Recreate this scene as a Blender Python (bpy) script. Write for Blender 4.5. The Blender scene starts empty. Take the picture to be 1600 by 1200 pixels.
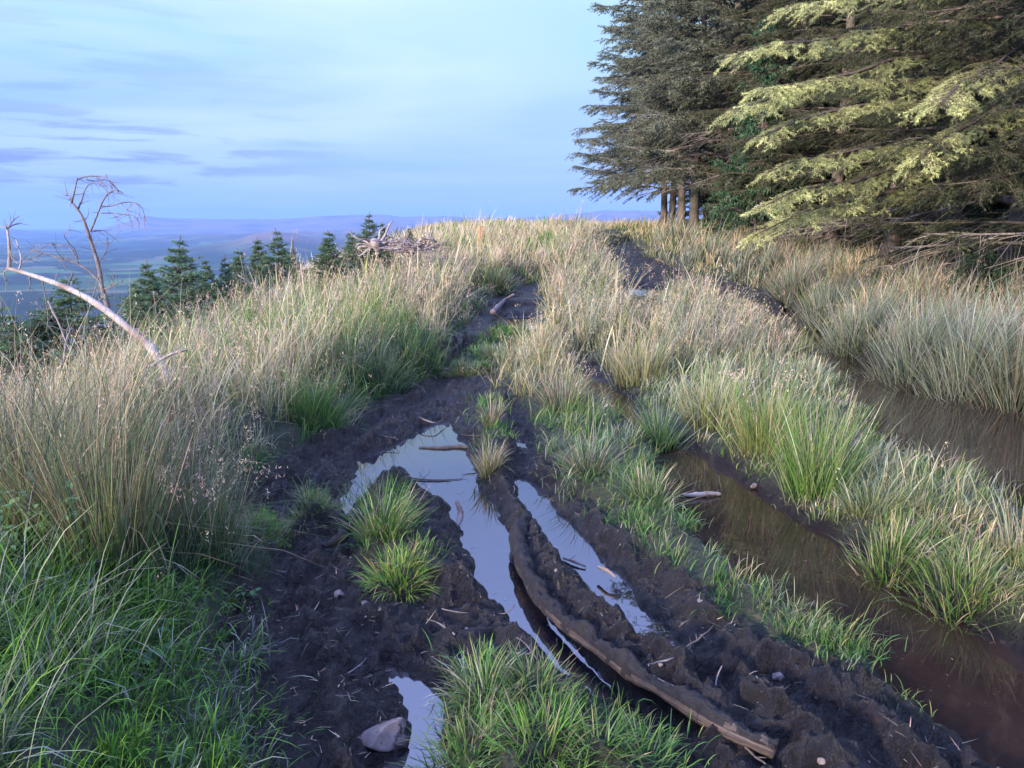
import bpy, bmesh, math, random
import numpy as np
from mathutils import Vector
sc = bpy.context.scene
PI = math.pi
rng = np.random.default_rng(7)
random.seed(7)

# ------------------------------------------------------------------ camera
F, CX, CY, HY = 1202.0, 800.0, 600.0, 348.0      # focal length in photo pixels, centre, eye level row
EYE = 1.60
PITCH = math.atan((CY - HY) / F)
cam_d = bpy.data.cameras.new('camera')
cam = bpy.data.objects.new('camera', cam_d)
sc.collection.objects.link(cam)
cam.location = (0, 0, EYE)
cam.rotation_euler = (PI / 2 - PITCH, 0, 0)
cam_d.sensor_width = 36
cam_d.lens = F / 1600 * 36
cam_d.clip_start = 0.05
cam_d.clip_end = 90000
sc.camera = cam

# ------------------------------------------------------------------ sun, world, exposure
SUN_EL, SUN_AZ = math.radians(17), math.radians(222)      # azimuth clockwise from +Y (the view direction)
sd = bpy.data.lights.new('sun', 'SUN')
sun = bpy.data.objects.new('sun', sd)
sc.collection.objects.link(sun)
sun_dir = Vector((math.sin(SUN_AZ) * math.cos(SUN_EL), math.cos(SUN_AZ) * math.cos(SUN_EL), math.sin(SUN_EL)))
sun.rotation_euler = sun_dir.to_track_quat('Z', 'Y').to_euler()
sd.energy = 5.0
sd.angle = math.radians(6)
sd.color = (1.0, 0.83, 0.68)
sc.view_settings.view_transform = 'Standard'
sc.view_settings.look = 'None'
sc.view_settings.exposure = 1.06
sc.view_settings.gamma = 1
sc.render.engine = 'CYCLES'
cy = sc.cycles
cy.use_denoising = True
cy.max_bounces = 6
cy.diffuse_bounces = 3
cy.glossy_bounces = 3
cy.transmission_bounces = 3
cy.volume_bounces = 0
cy.transparent_max_bounces = 6
cy.caustics_reflective = False
cy.caustics_refractive = False


class NT:
    """small helper for node trees"""
    def __init__(s, tree):
        s.t = tree
    def n(s, kind, **kw):
        nd = s.t.nodes.new(kind)
        for k, v in kw.items():
            if k == 'inp':
                for a, b in v.items():
                    nd.inputs[a].default_value = b
            else:
                setattr(nd, k, v)
        return nd
    def l(s, a, b):
        s.t.links.new(a, b)
    def math(s, op, a, b=None, clamp=False):
        nd = s.n('ShaderNodeMath', operation=op, use_clamp=clamp)
        for i, v in enumerate((a, b)):
            if v is None:
                continue
            if isinstance(v, (int, float)):
                nd.inputs[i].default_value = v
            else:
                s.l(v, nd.inputs[i])
        return nd.outputs[0]
    def ramp(s, fac, stops, interp='LINEAR'):
        nd = s.n('ShaderNodeValToRGB')
        cr = nd.color_ramp
        cr.interpolation = interp
        while len(cr.elements) < len(stops):
            cr.elements.new(0.5)
        for e, (p, c) in zip(cr.elements, stops):
            e.position = p
            e.color = (*c, 1) if len(c) == 3 else c
        s.l(fac, nd.inputs[0])
        return nd.outputs[0]
    def mix(s, fac, a, b, blend='MIX'):
        nd = s.n('ShaderNodeMix', data_type='RGBA', blend_type=blend)
        for sock, v in ((nd.inputs[0], fac), (nd.inputs[6], a), (nd.inputs[7], b)):
            if isinstance(v, (int, float)):
                sock.default_value = v
            elif isinstance(v, tuple):
                sock.default_value = (*v, 1)
            else:
                s.l(v, sock)
        return nd.outputs[2]
    def noise(s, vec, scale, detail=4, rough=0.55, dist=0.0):
        nd = s.n('ShaderNodeTexNoise', inp={'Scale': scale, 'Detail': detail, 'Roughness': rough, 'Distortion': dist})
        if vec is not None:
            s.l(vec, nd.inputs['Vector'])
        return nd.outputs[0]


world = bpy.data.worlds.new('World')
sc.world = world
world.use_nodes = True
wt = NT(world.node_tree)
world.node_tree.nodes.clear()
wo = wt.n('ShaderNodeOutputWorld')
bg = wt.n('ShaderNodeBackground', inp={'Strength': 0.1})
sky = wt.n('ShaderNodeTexSky', sky_type='NISHITA', sun_disc=False, sun_elevation=SUN_EL, sun_rotation=SUN_AZ)
tc = wt.n('ShaderNodeTexCoord')
sp = wt.n('ShaderNodeSeparateXYZ')
wt.l(tc.outputs['Generated'], sp.inputs[0])
zz = sp.outputs[2]
el = wt.math('MULTIPLY', zz, 2.0, clamp=True)              # 0 at the horizon, 1 at 30 degrees up
base = wt.ramp(el, [(0.0, (.30, .46, .87)), (.10, (.31, .51, .92)), (.26, (.32, .535, .93)), (.40, (.41, .69, .96)),
                    (.50, (.50, .76, 1.0)), (.64, (.42, .60, 1.2)), (1.0, (.56, .72, 1.5))])
# the overcast veil: a plane of cloud seen in perspective
den = wt.math('ADD', wt.math('MAXIMUM', zz, 0.0), 0.06)
comb = wt.n('ShaderNodeCombineXYZ')
wt.l(wt.math('DIVIDE', sp.outputs[0], den), comb.inputs[0])
wt.l(wt.math('DIVIDE', sp.outputs[1], den), comb.inputs[1])
mp = wt.n('ShaderNodeMapping', inp={'Scale': (0.26, 0.34, 1), 'Location': (3.1, 1.7, 0), 'Rotation': (0, 0, 0.15)})
wt.l(comb.outputs[0], mp.inputs[0])
veil = wt.noise(mp.outputs[0], 1.3, 5, .5, .6)
left = wt.math('MULTIPLY', wt.math('ADD', wt.math('MULTIPLY', sp.outputs[0], -1.6), .25), 1.0, clamp=True)
brt = wt.math('MULTIPLY', wt.ramp(veil, [(.38, (0, 0, 0)), (.68, (1, 1, 1))]), wt.math('ADD', wt.math('MULTIPLY', left, .75), .28))
brt = wt.math('MULTIPLY', brt, wt.ramp(el, [(.05, (.2, .2, .2)), (.35, (1, 1, 1)), (.52, (1, 1, 1)), (.64, (.15, .15, .15))]))
c1 = wt.mix(brt, base, (.80, .95, 1.0))
mp2 = wt.n('ShaderNodeMapping', inp={'Scale': (2.6, 2.6, 26), 'Location': (.35, .2, .13)})
wt.l(tc.outputs['Generated'], mp2.inputs[0])
st = wt.noise(mp2.outputs[0], 2.4, 5, .55, .35)
dk = wt.ramp(st, [(.505, (0, 0, 0)), (.60, (1, 1, 1))])
dk = wt.math('MULTIPLY', dk, wt.ramp(el, [(.0, (.3, .3, .3)), (.06, (1, 1, 1)), (.16, (1, 1, 1)), (.24, (.3, .3, .3)), (.5, (.12, .12, .12))]))
left2 = wt.math('SUBTRACT', wt.math('MULTIPLY', sp.outputs[0], -4.2), .75, clamp=True)
dk = wt.math('MULTIPLY', dk, wt.math('ADD', wt.math('MULTIPLY', left2, .95), .06), clamp=True)
c2 = wt.mix(dk, c1, (.19, .27, .62))
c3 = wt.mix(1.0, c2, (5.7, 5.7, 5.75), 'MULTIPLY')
over = wt.math('ADD', 1.0, wt.math('MULTIPLY', 1.0, wt.math('MULTIPLY', wt.math('SUBTRACT', zz, .24), 2.2, clamp=True)))      # unseen upper sky boosted to add light on grass and pools
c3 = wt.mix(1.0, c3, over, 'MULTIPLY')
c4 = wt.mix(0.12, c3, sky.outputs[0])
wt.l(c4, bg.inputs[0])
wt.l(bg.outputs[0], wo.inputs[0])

# ------------------------------------------------------------------ picture <-> place
cp, sp_ = math.cos(PITCH), math.sin(PITCH)
def ray(px, py):
    cx, c = (px - CX) / F, (CY - py) / F
    return np.array([cx, cp + c * sp_, -sp_ + c * cp])
def at_z(px, py, z=0.0):
    d = ray(px, py)
    t = (z - EYE) / d[2]
    return d[0] * t, d[1] * t
def at_y(px, py, Y):
    d = ray(px, py)
    t = Y / d[1]
    return Vector((d[0] * t, Y, EYE + d[2] * t))

# ------------------------------------------------------------------ numeric noise
def _h(ix, iy, seed):
    n = (ix.astype(np.int64) * 374761393 + iy.astype(np.int64) * 668265263 + seed * 974634777) & 0xffffffff
    n = ((n ^ (n >> 13)) * 1274126177) & 0xffffffff
    n = n ^ (n >> 16)
    return (n & 0xffff) / 65535.0
def vn(x, y, seed=0):
    ix, iy = np.floor(x), np.floor(y)
    fx, fy = x - ix, y - iy
    fx = fx * fx * fx * (fx * (fx * 6 - 15) + 10)
    fy = fy * fy * fy * (fy * (fy * 6 - 15) + 10)
    a, b = _h(ix, iy, seed), _h(ix + 1, iy, seed)
    c, d = _h(ix, iy + 1, seed), _h(ix + 1, iy + 1, seed)
    return (a + (b - a) * fx) * (1 - fy) + (c + (d - c) * fx) * fy
def fbm(x, y, octv=4, seed=0, gain=.5):
    s, a, t = 0, 1, 0
    for i in range(octv):
        s = s + a * vn(x * 2 ** i + i * 17.3, y * 2 ** i - i * 9.1, seed + i)
        t += a
        a *= gain
    return s / t
def sstep(a, b, x):
    t = np.clip((x - a) / (b - a), 0, 1)
    return t * t * (3 - 2 * t)

# ------------------------------------------------------------------ the lie of the land
RY = np.array([-50, 0, 9, 11, 14, 20, 30, 40, 50, 60, 75, 100, 1000, 1e6])
RZ = np.array([0, 0, 0, .03, .16, .50, .84, 1.03, 1.13, 1.13, .6, -4, -215, -215])
_ty = np.linspace(-50, 1400, 14501)
_tz = np.interp(_ty, RY, RZ)
_k = np.hanning(31); _k /= _k.sum()
_tz = np.convolve(np.pad(_tz, 15, mode='edge'), _k, 'valid')
def rise(y):
    return np.interp(y, _ty, _tz)
XEY = [-10, 0, 3, 5, 10, 18, 22, 30, 45, 60, 200]
XEX = [-2.4, -2.4, -2.7, -3.0, -3.7, -3.6, -3.4, -3.6, -4, -6, -20]
def edge_drop(x, y):
    d = np.interp(y, XEY, XEX) - x
    s = .7
    return .36 * s * np.log1p(np.exp(np.clip(d / s, -30, 30))) * 1.0 + np.where(d / s > 30, .36 * (d - 30 * s), 0)
def g0(px, py):
    """where a picture point meets the smooth lie of the land"""
    d = ray(px, py)
    lo, hi = .5, 90.
    for t in np.linspace(.5, 90, 1200):
        if EYE + d[2] * t < rise(d[1] * t) - .02:
            hi = t
            break
        lo = t
    for _ in range(20):
        m = (lo + hi) / 2
        if EYE + d[2] * m < rise(d[1] * m) - .02: hi = m
        else: lo = m
    return d[0] * hi, d[1] * hi
def W(pts, z=None):
    return np.array([at_z(px, py, z) if z is not None else g0(px, py) for px, py in pts])

class Poly:
    def __init__(s, pts, z=None):
        s.p = W(pts, z)
        s.lo, s.hi = s.p.min(0), s.p.max(0)
    def sdf(s, x, y, margin=1.5):
        """negative inside; capped at margin"""
        out = np.full(x.shape, margin)
        m = (x > s.lo[0] - margin) & (x < s.hi[0] + margin) & (y > s.lo[1] - margin) & (y < s.hi[1] + margin)
        if not m.any():
            return out
        X, Y = x[m], y[m]
        best = np.full(X.shape, 1e9)
        ins = np.zeros(X.shape, bool)
        n = len(s.p)
        for i in range(n):
            ax, ay = s.p[i]; bx, by = s.p[(i + 1) % n]
            dx, dy = bx - ax, by - ay
            t = np.clip(((X - ax) * dx + (Y - ay) * dy) / (dx * dx + dy * dy + 1e-12), 0, 1)
            best = np.minimum(best, (X - ax - t * dx) ** 2 + (Y - ay - t * dy) ** 2)
            if ay != by:
                c = ((ay > Y) != (by > Y)) & (X < dx * (Y - ay) / dy + ax)
                ins ^= c
        r = np.sqrt(best)
        out[m] = np.minimum(np.where(ins, -r, r), margin)
        return out
def seg_dist(x, y, pts):
    """distance to an open line and the position along it"""
    best = np.full(x.shape, 1e9); al = np.zeros(x.shape)
    n = len(pts) - 1
    for i in range(n):
        ax, ay = pts[i]; bx, by = pts[i + 1]
        dx, dy = bx - ax, by - ay
        t = np.clip(((x - ax) * dx + (y - ay) * dy) / (dx * dx + dy * dy + 1e-12), 0, 1)
        d = (x - ax - t * dx) ** 2 + (y - ay - t * dy) ** 2
        m = d < best
        best = np.where(m, d, best); al = np.where(m, (i + t) / n, al)
    return np.sqrt(best), al

ZA, ZB, ZC = -.07, -.08, -.04
WATER = [  # outline in the picture, level, deepest, kind
 ([(560,712),(600,702),(636,690),(652,670),(690,657),(708,660),(716,682),(728,690),(738,722),(746,760),(772,792),(800,842),(806,884),(832,932),(882,992),(942,1052),(1010,1105),(1075,1160),(1060,1175),(985,1130),(930,1092),(880,1052),(850,1022),(828,1004),(800,974),(770,944),(745,908),(748,884),(722,856),(716,830),(702,796),(690,776),(662,770),(640,755),(618,738),(606,748),(580,762),(556,790),(534,814),(526,800),(548,762),(556,735)], ZA, .16, 0),
 ([(808,742),(850,766),(872,800),(902,828),(932,868),(972,898),(1004,946),(1036,976),(1062,1010),(1048,1034),(1010,1016),(984,988),(948,952),(902,902),(870,872),(845,832),(824,800),(806,770)], ZA, .14, 0),
 ([(606,1046),(650,1066),(692,1096),(700,1140),(695,1200),(690,1290),(580,1290),(600,1200),(632,1170),(646,1130),(636,1100),(612,1068)], ZA, .12, 0),
 ([(800,688),(822,690),(826,704),(806,702)], ZA, .05, 0),
 ([(1094,1074),(1122,1078),(1124,1092),(1104,1092)], ZA, .05, 0),
 ([(366,780),(384,784),(388,830),(372,846)], ZA, .05, 0),
 ([(1028,706),(1040,780),(1078,840),(1125,884),(1175,920),(1215,955),(1275,992),(1350,1046),(1400,1082),(1470,1138),(1530,1190),(1570,1220),(1700,1290),(2000,1290),(1900,1150),(1700,1070),(1600,1025),(1500,975),(1420,930),(1350,880),(1290,835),(1235,800),(1200,775),(1160,752),(1140,735),(1100,712),(1060,690)], ZB, .3, 1),
 ([(898,582),(932,588),(985,622),(1002,650),(1040,690),(1010,690),(960,645),(915,610)], ZB + .03, .14, 1),
 ([(1222,484),(1240,520),(1270,560),(1306,610),(1346,660),(1380,705),(1450,750),(1530,765),(1700,880),(2100,1000),(2100,760),(1700,668),(1600,640),(1500,617),(1430,600),(1380,580),(1330,556),(1290,528),(1262,502)], ZC, .3, 1),
]
RAISED = [ ([(978,438),(1034,442),(1042,468),(1000,472),(980,460)], 0), ([(788,490),(834,486),(842,520),(796,520)], 0), ([(790,460),(812,455),(812,466),(796,470)], 0)]
mud1 = Poly([(400,1350),(400,1120),(352,1010),(362,930),(430,885),(372,846),(366,780),(430,722),(480,702),(540,664),(600,624),(660,600),(690,570),(722,520),(750,490),(780,465),(815,446),(850,440),(842,480),(835,520),(806,560),(765,592),(826,640),(842,680),(872,740),(922,790),(962,830),(1002,870),(1072,908),(1125,950),(1210,1000),(1330,1058),(1430,1094),(1520,1136),(1650,1210),(1700,1350)])
mud2 = Poly([(1300,560),(1240,520),(1180,478),(1120,462),(1060,452),(1030,468),(985,462),(962,412),(956,386),(985,376),(1008,398),(1060,424),(1130,436),(1240,470),(1310,530)])
mud3 = Poly([(880,548),(930,572),(1000,620),(1060,680),(1160,740),(1230,790),(1215,800),(1100,790),(1030,700),(960,650),(905,612)])
ISLANDS = [Poly(p) for p in (
 [(545,790),(570,765),(630,760),(650,800),(650,840),(690,870),(700,905),(660,930),(600,930),(570,900),(552,850)],
 [(700,1060),(760,1035),(850,1040),(900,1080),(960,1110),(1040,1150),(1060,1200),(1060,1300),(690,1300),(690,1130)],
 [(378,800),(420,790),(448,806),(440,830),(390,836)],
 [(452,778),(515,770),(528,788),(480,802)],
 [(700,590),(705,570),(740,545),(770,520),(810,512),(835,540),(806,562),(760,588)],
 [(745,740),(742,690),(750,640),(775,620),(790,660),(792,710),(775,745)])]
LOG_PX = [(822,806),(808,840),(812,885),(842,935),(885,980),(945,1025),(1010,1066),(1080,1108),(1150,1148),(1205,1172)]
LOG_W = W(LOG_PX, 0.0)
RIDGE_W = W([(770,600),(775,700),(790,760),(830,818),(850,872),(893,930),(948,978),(1022,1030),(1100,1080),(1180,1125),(1290,1200)], .0)
CLODS = [((700,790),.10,.10),((735,905),.12,.08),((500,820),.16,.09),((610,760),.12,.06),((1130,850),.2,.05),((900,1010),.05,.03),((1115,805),.12,.05),((470,740),.2,.08),((530,690),.2,.06),((1190,1070),.25,.05)]

# the lines that part one strip from the next
def xline(pts):
    w = np.array([g0(*q) for q in pts]); w = w[np.argsort(w[:, 1])]
    return w[:, 1], w[:, 0]
L1 = xline([(700,1200),(700,900),(740,700),(740,560),(800,480),(840,440),(905,398)])
LB = xline([(1900,1290),(1700,1230),(1420,1020),(1150,830),(1060,720),(960,620),(890,550),(850,500),(846,450),(880,410),(920,385)])
LC = xline([(2100,900),(1700,780),(1480,690),(1330,590),(1250,510),(1120,445),(1000,430),(968,395),(975,374)])

GX0, GX1, GY0, GY1, GS = -8., 12., -1.5, 34., .025
gx = np.arange(GX0, GX1, GS); gy = np.arange(GY0, GY1, GS)
X, Y = np.meshgrid(gx, gy)
wob = (fbm(X * 6, Y * 6, 4, 3) - .5) * .16 * sstep(1.2, 3, Y)       # ragged outlines
wob2 = (fbm(X * 14, Y * 14, 3, 8) - .5) * .05
polys = [Poly(p, z) for p, z, d, k in WATER]
sdW = np.full(X.shape, 1.5); lev = np.full(X.shape, ZA)
carve = np.zeros(X.shape)
for (p, z, dp, k), po in zip(WATER, polys):
    s = po.sdf(X, Y) + (wob + wob2) * (.55 if k == 0 else .7)
    m = s < sdW
    lev = np.where(m, z, lev); carve = np.where(m, dp, carve)
    sdW = np.minimum(sdW, s)
hi_w = []
for p, k in RAISED:
    po = Poly(p)
    c = po.p.mean(0); z = float(rise(c[1])) - .025
    hi_w.append((po, z))
    s = po.sdf(X, Y) + wob * .5
    m = s < sdW
    lev = np.where(m, z, lev); carve = np.where(m, .08, carve)
    sdW = np.minimum(sdW, s)
sdM = np.minimum(np.minimum(mud1.sdf(X, Y), mud2.sdf(X, Y)), mud3.sdf(X, Y)) + wob * 1.6 + wob2
sdI = np.full(X.shape, 1.5)
for q in ISLANDS:
    sdI = np.minimum(sdI, q.sdf(X, Y))
sdI = sdI + wob
B0 = rise(Y)
wx_, wy_ = fbm(X * 5, Y * 5, 3, 501) * .35, fbm(X * 5, Y * 5, 3, 511) * .35
Xr, Yr = X * .83 - Y * .56 + wx_, X * .56 + Y * .83 + wy_
lumps = fbm(Xr * 5.5, Yr * 5.5, 5, 21, .5) - .5
ridged = 1 - np.abs(2 * fbm(Yr * 9, Xr * 9, 4, 33, .55) - 1)
fine = fbm(X * 26, Y * 26, 2, 44, .6) - .5
clod = np.abs(fbm(X * 13, Y * 13, 3, 55, .6) - .5) * 2
clod2 = np.clip(fbm(X * 19 + 5, Y * 19, 2, 66, .5) - .52, 0, 1)
mudz = B0 - .015 + lumps * .16 + (ridged - .75) * .06 * sstep(.35, .6, fbm(X * 1.5, Y * 1.5, 2, 71)) + fine * .035 - clod * .03 + np.minimum(clod2 * .5, .02)
mudz = B0 - .015 + (mudz - B0 + .015) * (1 - .65 * sstep(6, 11, Y))
rd, ra = seg_dist(X, Y, RIDGE_W)
mudz += .058 * np.exp(-(rd / .12) ** 2) * sstep(0, .12, ra)
for gi, gp in enumerate(([(480,716),(440,790),(452,850),(420,930),(450,1040),(470,1150),(480,1290)], [(640,622),(570,672),(500,716),(455,770)],
        [(566,980),(560,1030),(590,1080),(600,1160)], [(1075,1010),(1130,1080),(1200,1150),(1270,1260)], [(1010,900),(1100,990),(1200,1060),(1330,1130),(1420,1220)],
        [(800,600),(815,650),(822,700),(812,740)], [(745,520),(715,560),(690,600),(650,640)])):
    gd, ga = seg_dist(X, Y, W(gp, 0.0)); gl = np.linalg.norm(np.diff(W(gp, 0.0), axis=0), axis=1).sum()
    gw = gd + (fbm(X * 5, Y * 5, 2, 700 + gi) - .5) * .08
    mudz += -.062 * np.exp(-(gw / .065) ** 2) + .030 * np.exp(-((gw - .13) / .04) ** 2) + .012 * np.sin(ga * gl * 2 * PI / .085) * np.exp(-(gw / .06) ** 2)
for (q, r, h) in CLODS:
    c = g0(*q); mudz += h * np.exp(-((X - c[0]) ** 2 + (Y - c[1]) ** 2) / r ** 2)
_strip = sstep(-.1, .3, X - np.interp(Y, *L1)) * sstep(-.1, .3, np.interp(Y, *LC) - X) * (1 - .25 * sstep(7, 10, Y)) * (1 - sstep(18, 24, Y))
grassz = B0 + .05 - .03 * _strip + .17 * (1 - .8 * _strip) * sstep(0, .55, sdM) + (fbm(X * 1.7, Y * 1.7, 3, 5) - .5) * .18 * (1 - .6 * _strip)
grassz += .10 * sstep(0, 1.5, sdM) * (X < 0)
H = np.where(sdM > 0, grassz * sstep(0, .12, sdM) + mudz * (1 - sstep(0, .12, sdM)), mudz)
H = H + .055 * (1 - sstep(-.12, .02, sdI)) * (sdM < 0)
shore = sstep(-.02, .10, sdW)
Hw = lev - carve * sstep(0, .22, -sdW) - .012 * sstep(-.004, .02, -sdW)
near_b = lev + .03 + np.maximum(H - lev - .03, 0) * sstep(0, .10, sdW) + fine * .02
H = np.where(sdW < 0, np.minimum(Hw + fine * .004, lev - .004), np.where(sdW < .12, np.maximum(near_b, lev + .012), np.maximum(H, lev + .03)))
H = np.where((sdW >= 1.4) | (Y > 12), np.where(sdW < 1.4, H, np.maximum(np.where(sdM > 0, H, H), -5)), H)
H = H - edge_drop(X, Y)
Hgrid, Mgrid, Wgrid, Igrid = H, sdM, sdW, sdI
def bil(G, x, y):
    fx = np.clip((x - GX0) / GS, 0, G.shape[1] - 1.001); fy = np.clip((y - GY0) / GS, 0, G.shape[0] - 1.001)
    ix, iy = fx.astype(int), fy.astype(int)
    a, b = fx - ix, fy - iy
    return (G[iy, ix] * (1 - a) + G[iy, ix + 1] * a) * (1 - b) + (G[iy + 1, ix] * (1 - a) + G[iy + 1, ix + 1] * a) * b
def far_h(x, y):
    h = rise(y) + .17 + (fbm(x * .8, y * .8, 3, 5) - .5) * .25 - edge_drop(x, y)
    h += (fbm(x * .02, y * .02, 4, 9) - .5) * np.clip((np.hypot(x, y) - 60) * .06, 0, 30)
    return np.maximum(h, -230)
def ground_h(x, y):
    x, y = np.asarray(x, float), np.asarray(y, float)
    m = np.minimum(np.minimum(x - GX0, GX1 - x), np.minimum(GY1 - y, y - GY0 + .0))
    w = sstep(.1, 1.5, m)
    return bil(Hgrid, x, y) * w + far_h(x, y) * (1 - w)
def gh(x, y):
    return float(ground_h(np.array([x]), np.array([y]))[0])
def place(px, py):
    """picture point -> point on the modelled ground"""
    d = ray(px, py)
    t = np.geomspace(.8, 80, 4000)
    z = EYE + d[2] * t
    hh = ground_h(d[0] * t, d[1] * t)
    i = int(np.argmax(z < hh))
    if not (z < hh).any():
        i = -1
    return Vector((d[0] * t[i], d[1] * t[i], float(hh[i])))

# ------------------------------------------------------------------ mesh helpers
def mesh_np(name, V, faces_list, cols=None, smooth=False, attrs=None):
    """faces_list: arrays (n,3) and/or (n,4)"""
    me = bpy.data.meshes.new(name)
    V = np.ascontiguousarray(V, dtype=np.float32)
    faces_list = [f for f in faces_list if len(f)]
    me.vertices.add(len(V)); me.vertices.foreach_set('co', V.ravel())
    idx = np.concatenate([f.ravel() for f in faces_list]).astype(np.int32)
    cnt = np.concatenate([np.full(len(f), f.shape[1]) for f in faces_list])
    st = np.concatenate([[0], np.cumsum(cnt)[:-1]]).astype(np.int32)
    me.loops.add(len(idx)); me.loops.foreach_set('vertex_index', idx)
    me.polygons.add(len(cnt)); me.polygons.foreach_set('loop_start', st)
    if smooth:
        me.polygons.foreach_set('use_smooth', np.ones(len(cnt), bool))
    if cols is not None:
        a = me.color_attributes.new('col', 'FLOAT_COLOR', 'POINT')
        c = np.ones((len(V), 4), np.float32); c[:, :3] = cols
        a.data.foreach_set('color', c.ravel())
    for k, v in (attrs or {}).items():
        a = me.attributes.new(k, 'FLOAT', 'POINT')
        a.data.foreach_set('value', np.ascontiguousarray(v, dtype=np.float32))
    me.update(calc_edges=True)
    return me
def link(name, me, mat=None, parent=None, loc=None):
    o = bpy.data.objects.new(name, me)
    sc.collection.objects.link(o)
    if mat is not None and me is not None and not me.materials:
        me.materials.append(mat)
    if parent is not None: o.parent = parent
    if loc is not None: o.location = loc
    return o
def tag(o, label=None, cat=None, group=None, kind=None):
    if label: o['label'] = label
    if cat: o['category'] = cat
    if group: o['group'] = group
    if kind: o['kind'] = kind
    return o
def empty(name, loc=(0, 0, 0), rz=0, sc_=1.0):
    o = bpy.data.objects.new(name, None)
    sc.collection.objects.link(o)
    o.location = loc; o.rotation_euler = (0, 0, rz); o.scale = (sc_,) * 3
    o.empty_display_size = .1
    return o
def copy_tree(o, loc, rz, s):
    c = o.copy(); sc.collection.objects.link(c)
    c.location = loc; c.rotation_euler = (0, 0, rz); c.scale = s if isinstance(s, tuple) else (s,) * 3
    for ch in list(o.children):
        k = ch.copy(); sc.collection.objects.link(k); k.parent = c
    return c
class Geo:
    """collects tubes"""
    def __init__(s):
        s.V, s.Q, s.T, s.n = [], [], [], 0
    def tube(s, pts, rad, k=6, cap=True, wob=0.0, seed=0):
        P = np.array([list(p) for p in pts], float)
        R = np.array(rad, float) if not np.isscalar(rad) else np.full(len(P), rad)
        n = len(P)
        T = np.gradient(P, axis=0); T /= np.linalg.norm(T, axis=1)[:, None] + 1e-9
        ref = np.array([0, 0, 1.]) if abs(T[0][2]) < .9 else np.array([1., 0, 0])
        U = np.zeros_like(P); u = np.cross(T[0], ref); u /= np.linalg.norm(u)
        for i in range(n):
            u = u - T[i] * np.dot(u, T[i]); u /= np.linalg.norm(u) + 1e-9
            U[i] = u
        Wv = np.cross(T, U)
        a = np.arange(k) * 2 * PI / k
        rr = R[:, None] * np.ones(k)
        if wob:
            r_ = np.random.default_rng(seed)
            f = r_.normal(0, wob, (n, k)); f = (f + np.roll(f, 1, 1) + np.roll(f, -1, 1)) / 2 + r_.normal(0, wob * .6, (n, 1))
            rr = rr * (1 + f)
        V = P[:, None, :] + rr[:, :, None] * (np.cos(a)[None, :, None] * U[:, None, :] + np.sin(a)[None, :, None] * Wv[:, None, :])
        o = s.n
        s.V.append(V.reshape(-1, 3))
        i = np.arange(n - 1)[:, None] * k + np.arange(k)[None, :]
        j = np.arange(n - 1)[:, None] * k + (np.arange(k)[None, :] + 1) % k
        s.Q.append(np.stack([i, j, j + k, i + k], -1).reshape(-1, 4) + o)
        s.n += n * k
        if cap:
            for e, base in ((0, 0), (n - 1, (n - 1) * k)):
                s.V.append((P[e] + T[e] * (R[e] * .25 if e else -R[e] * .25))[None]); c = s.n; s.n += 1
                q = np.arange(k); f = np.stack([np.full(k, c), o + base + q, o + base + (q + 1) % k], -1)
                s.T.append(f if e else f[:, ::-1])
    def mesh(s, name, smooth=True):
        return mesh_np(name, np.concatenate(s.V), s.Q + s.T, smooth=smooth)
def spline(pts, n):
    P = np.array([list(p) for p in pts], float)
    d = np.concatenate([[0], np.cumsum(np.linalg.norm(np.diff(P, axis=0), axis=1))])
    t = np.linspace(0, d[-1], n)
    m = np.gradient(P, d, axis=0)
    out = np.zeros((n, P.shape[1]))
    ix = np.clip(np.searchsorted(d, t, side='right') - 1, 0, len(d) - 2)
    h = (d[ix + 1] - d[ix])[:, None]; s = ((t - d[ix])[:, None]) / h
    out = (2 * s**3 - 3 * s**2 + 1) * P[ix] + (s**3 - 2 * s**2 + s) * h * m[ix] + (-2 * s**3 + 3 * s**2) * P[ix + 1] + (s**3 - s**2) * h * m[ix + 1]
    return out

# ------------------------------------------------------------------ materials
def newmat(name):
    m = bpy.data.materials.new(name); m.use_nodes = True
    t = NT(m.node_tree); m.node_tree.nodes.clear()
    o = t.n('ShaderNodeOutputMaterial')
    return m, t, o
def attr_leaf(name, transl=.3, rough=.55, spec=.25):
    m, t, o = newmat(name)
    a = t.n('ShaderNodeAttribute', attribute_name='col')
    p = t.n('ShaderNodeBsdfPrincipled', inp={'Roughness': rough, 'Specular IOR Level': spec})
    t.l(a.outputs[0], p.inputs['Base Color'])
    tr = t.n('ShaderNodeBsdfTranslucent'); t.l(a.outputs[0], tr.inputs[0])
    mx = t.n('ShaderNodeMixShader', inp={0: transl}); t.l(p.outputs[0], mx.inputs[1]); t.l(tr.outputs[0], mx.inputs[2])
    t.l(mx.outputs[0], o.inputs[0])
    return m
GRASS = attr_leaf('grass_blades', .3, .5, .3)
NEEDLE = attr_leaf('spruce_needles', .2, .5, .3)
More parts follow.
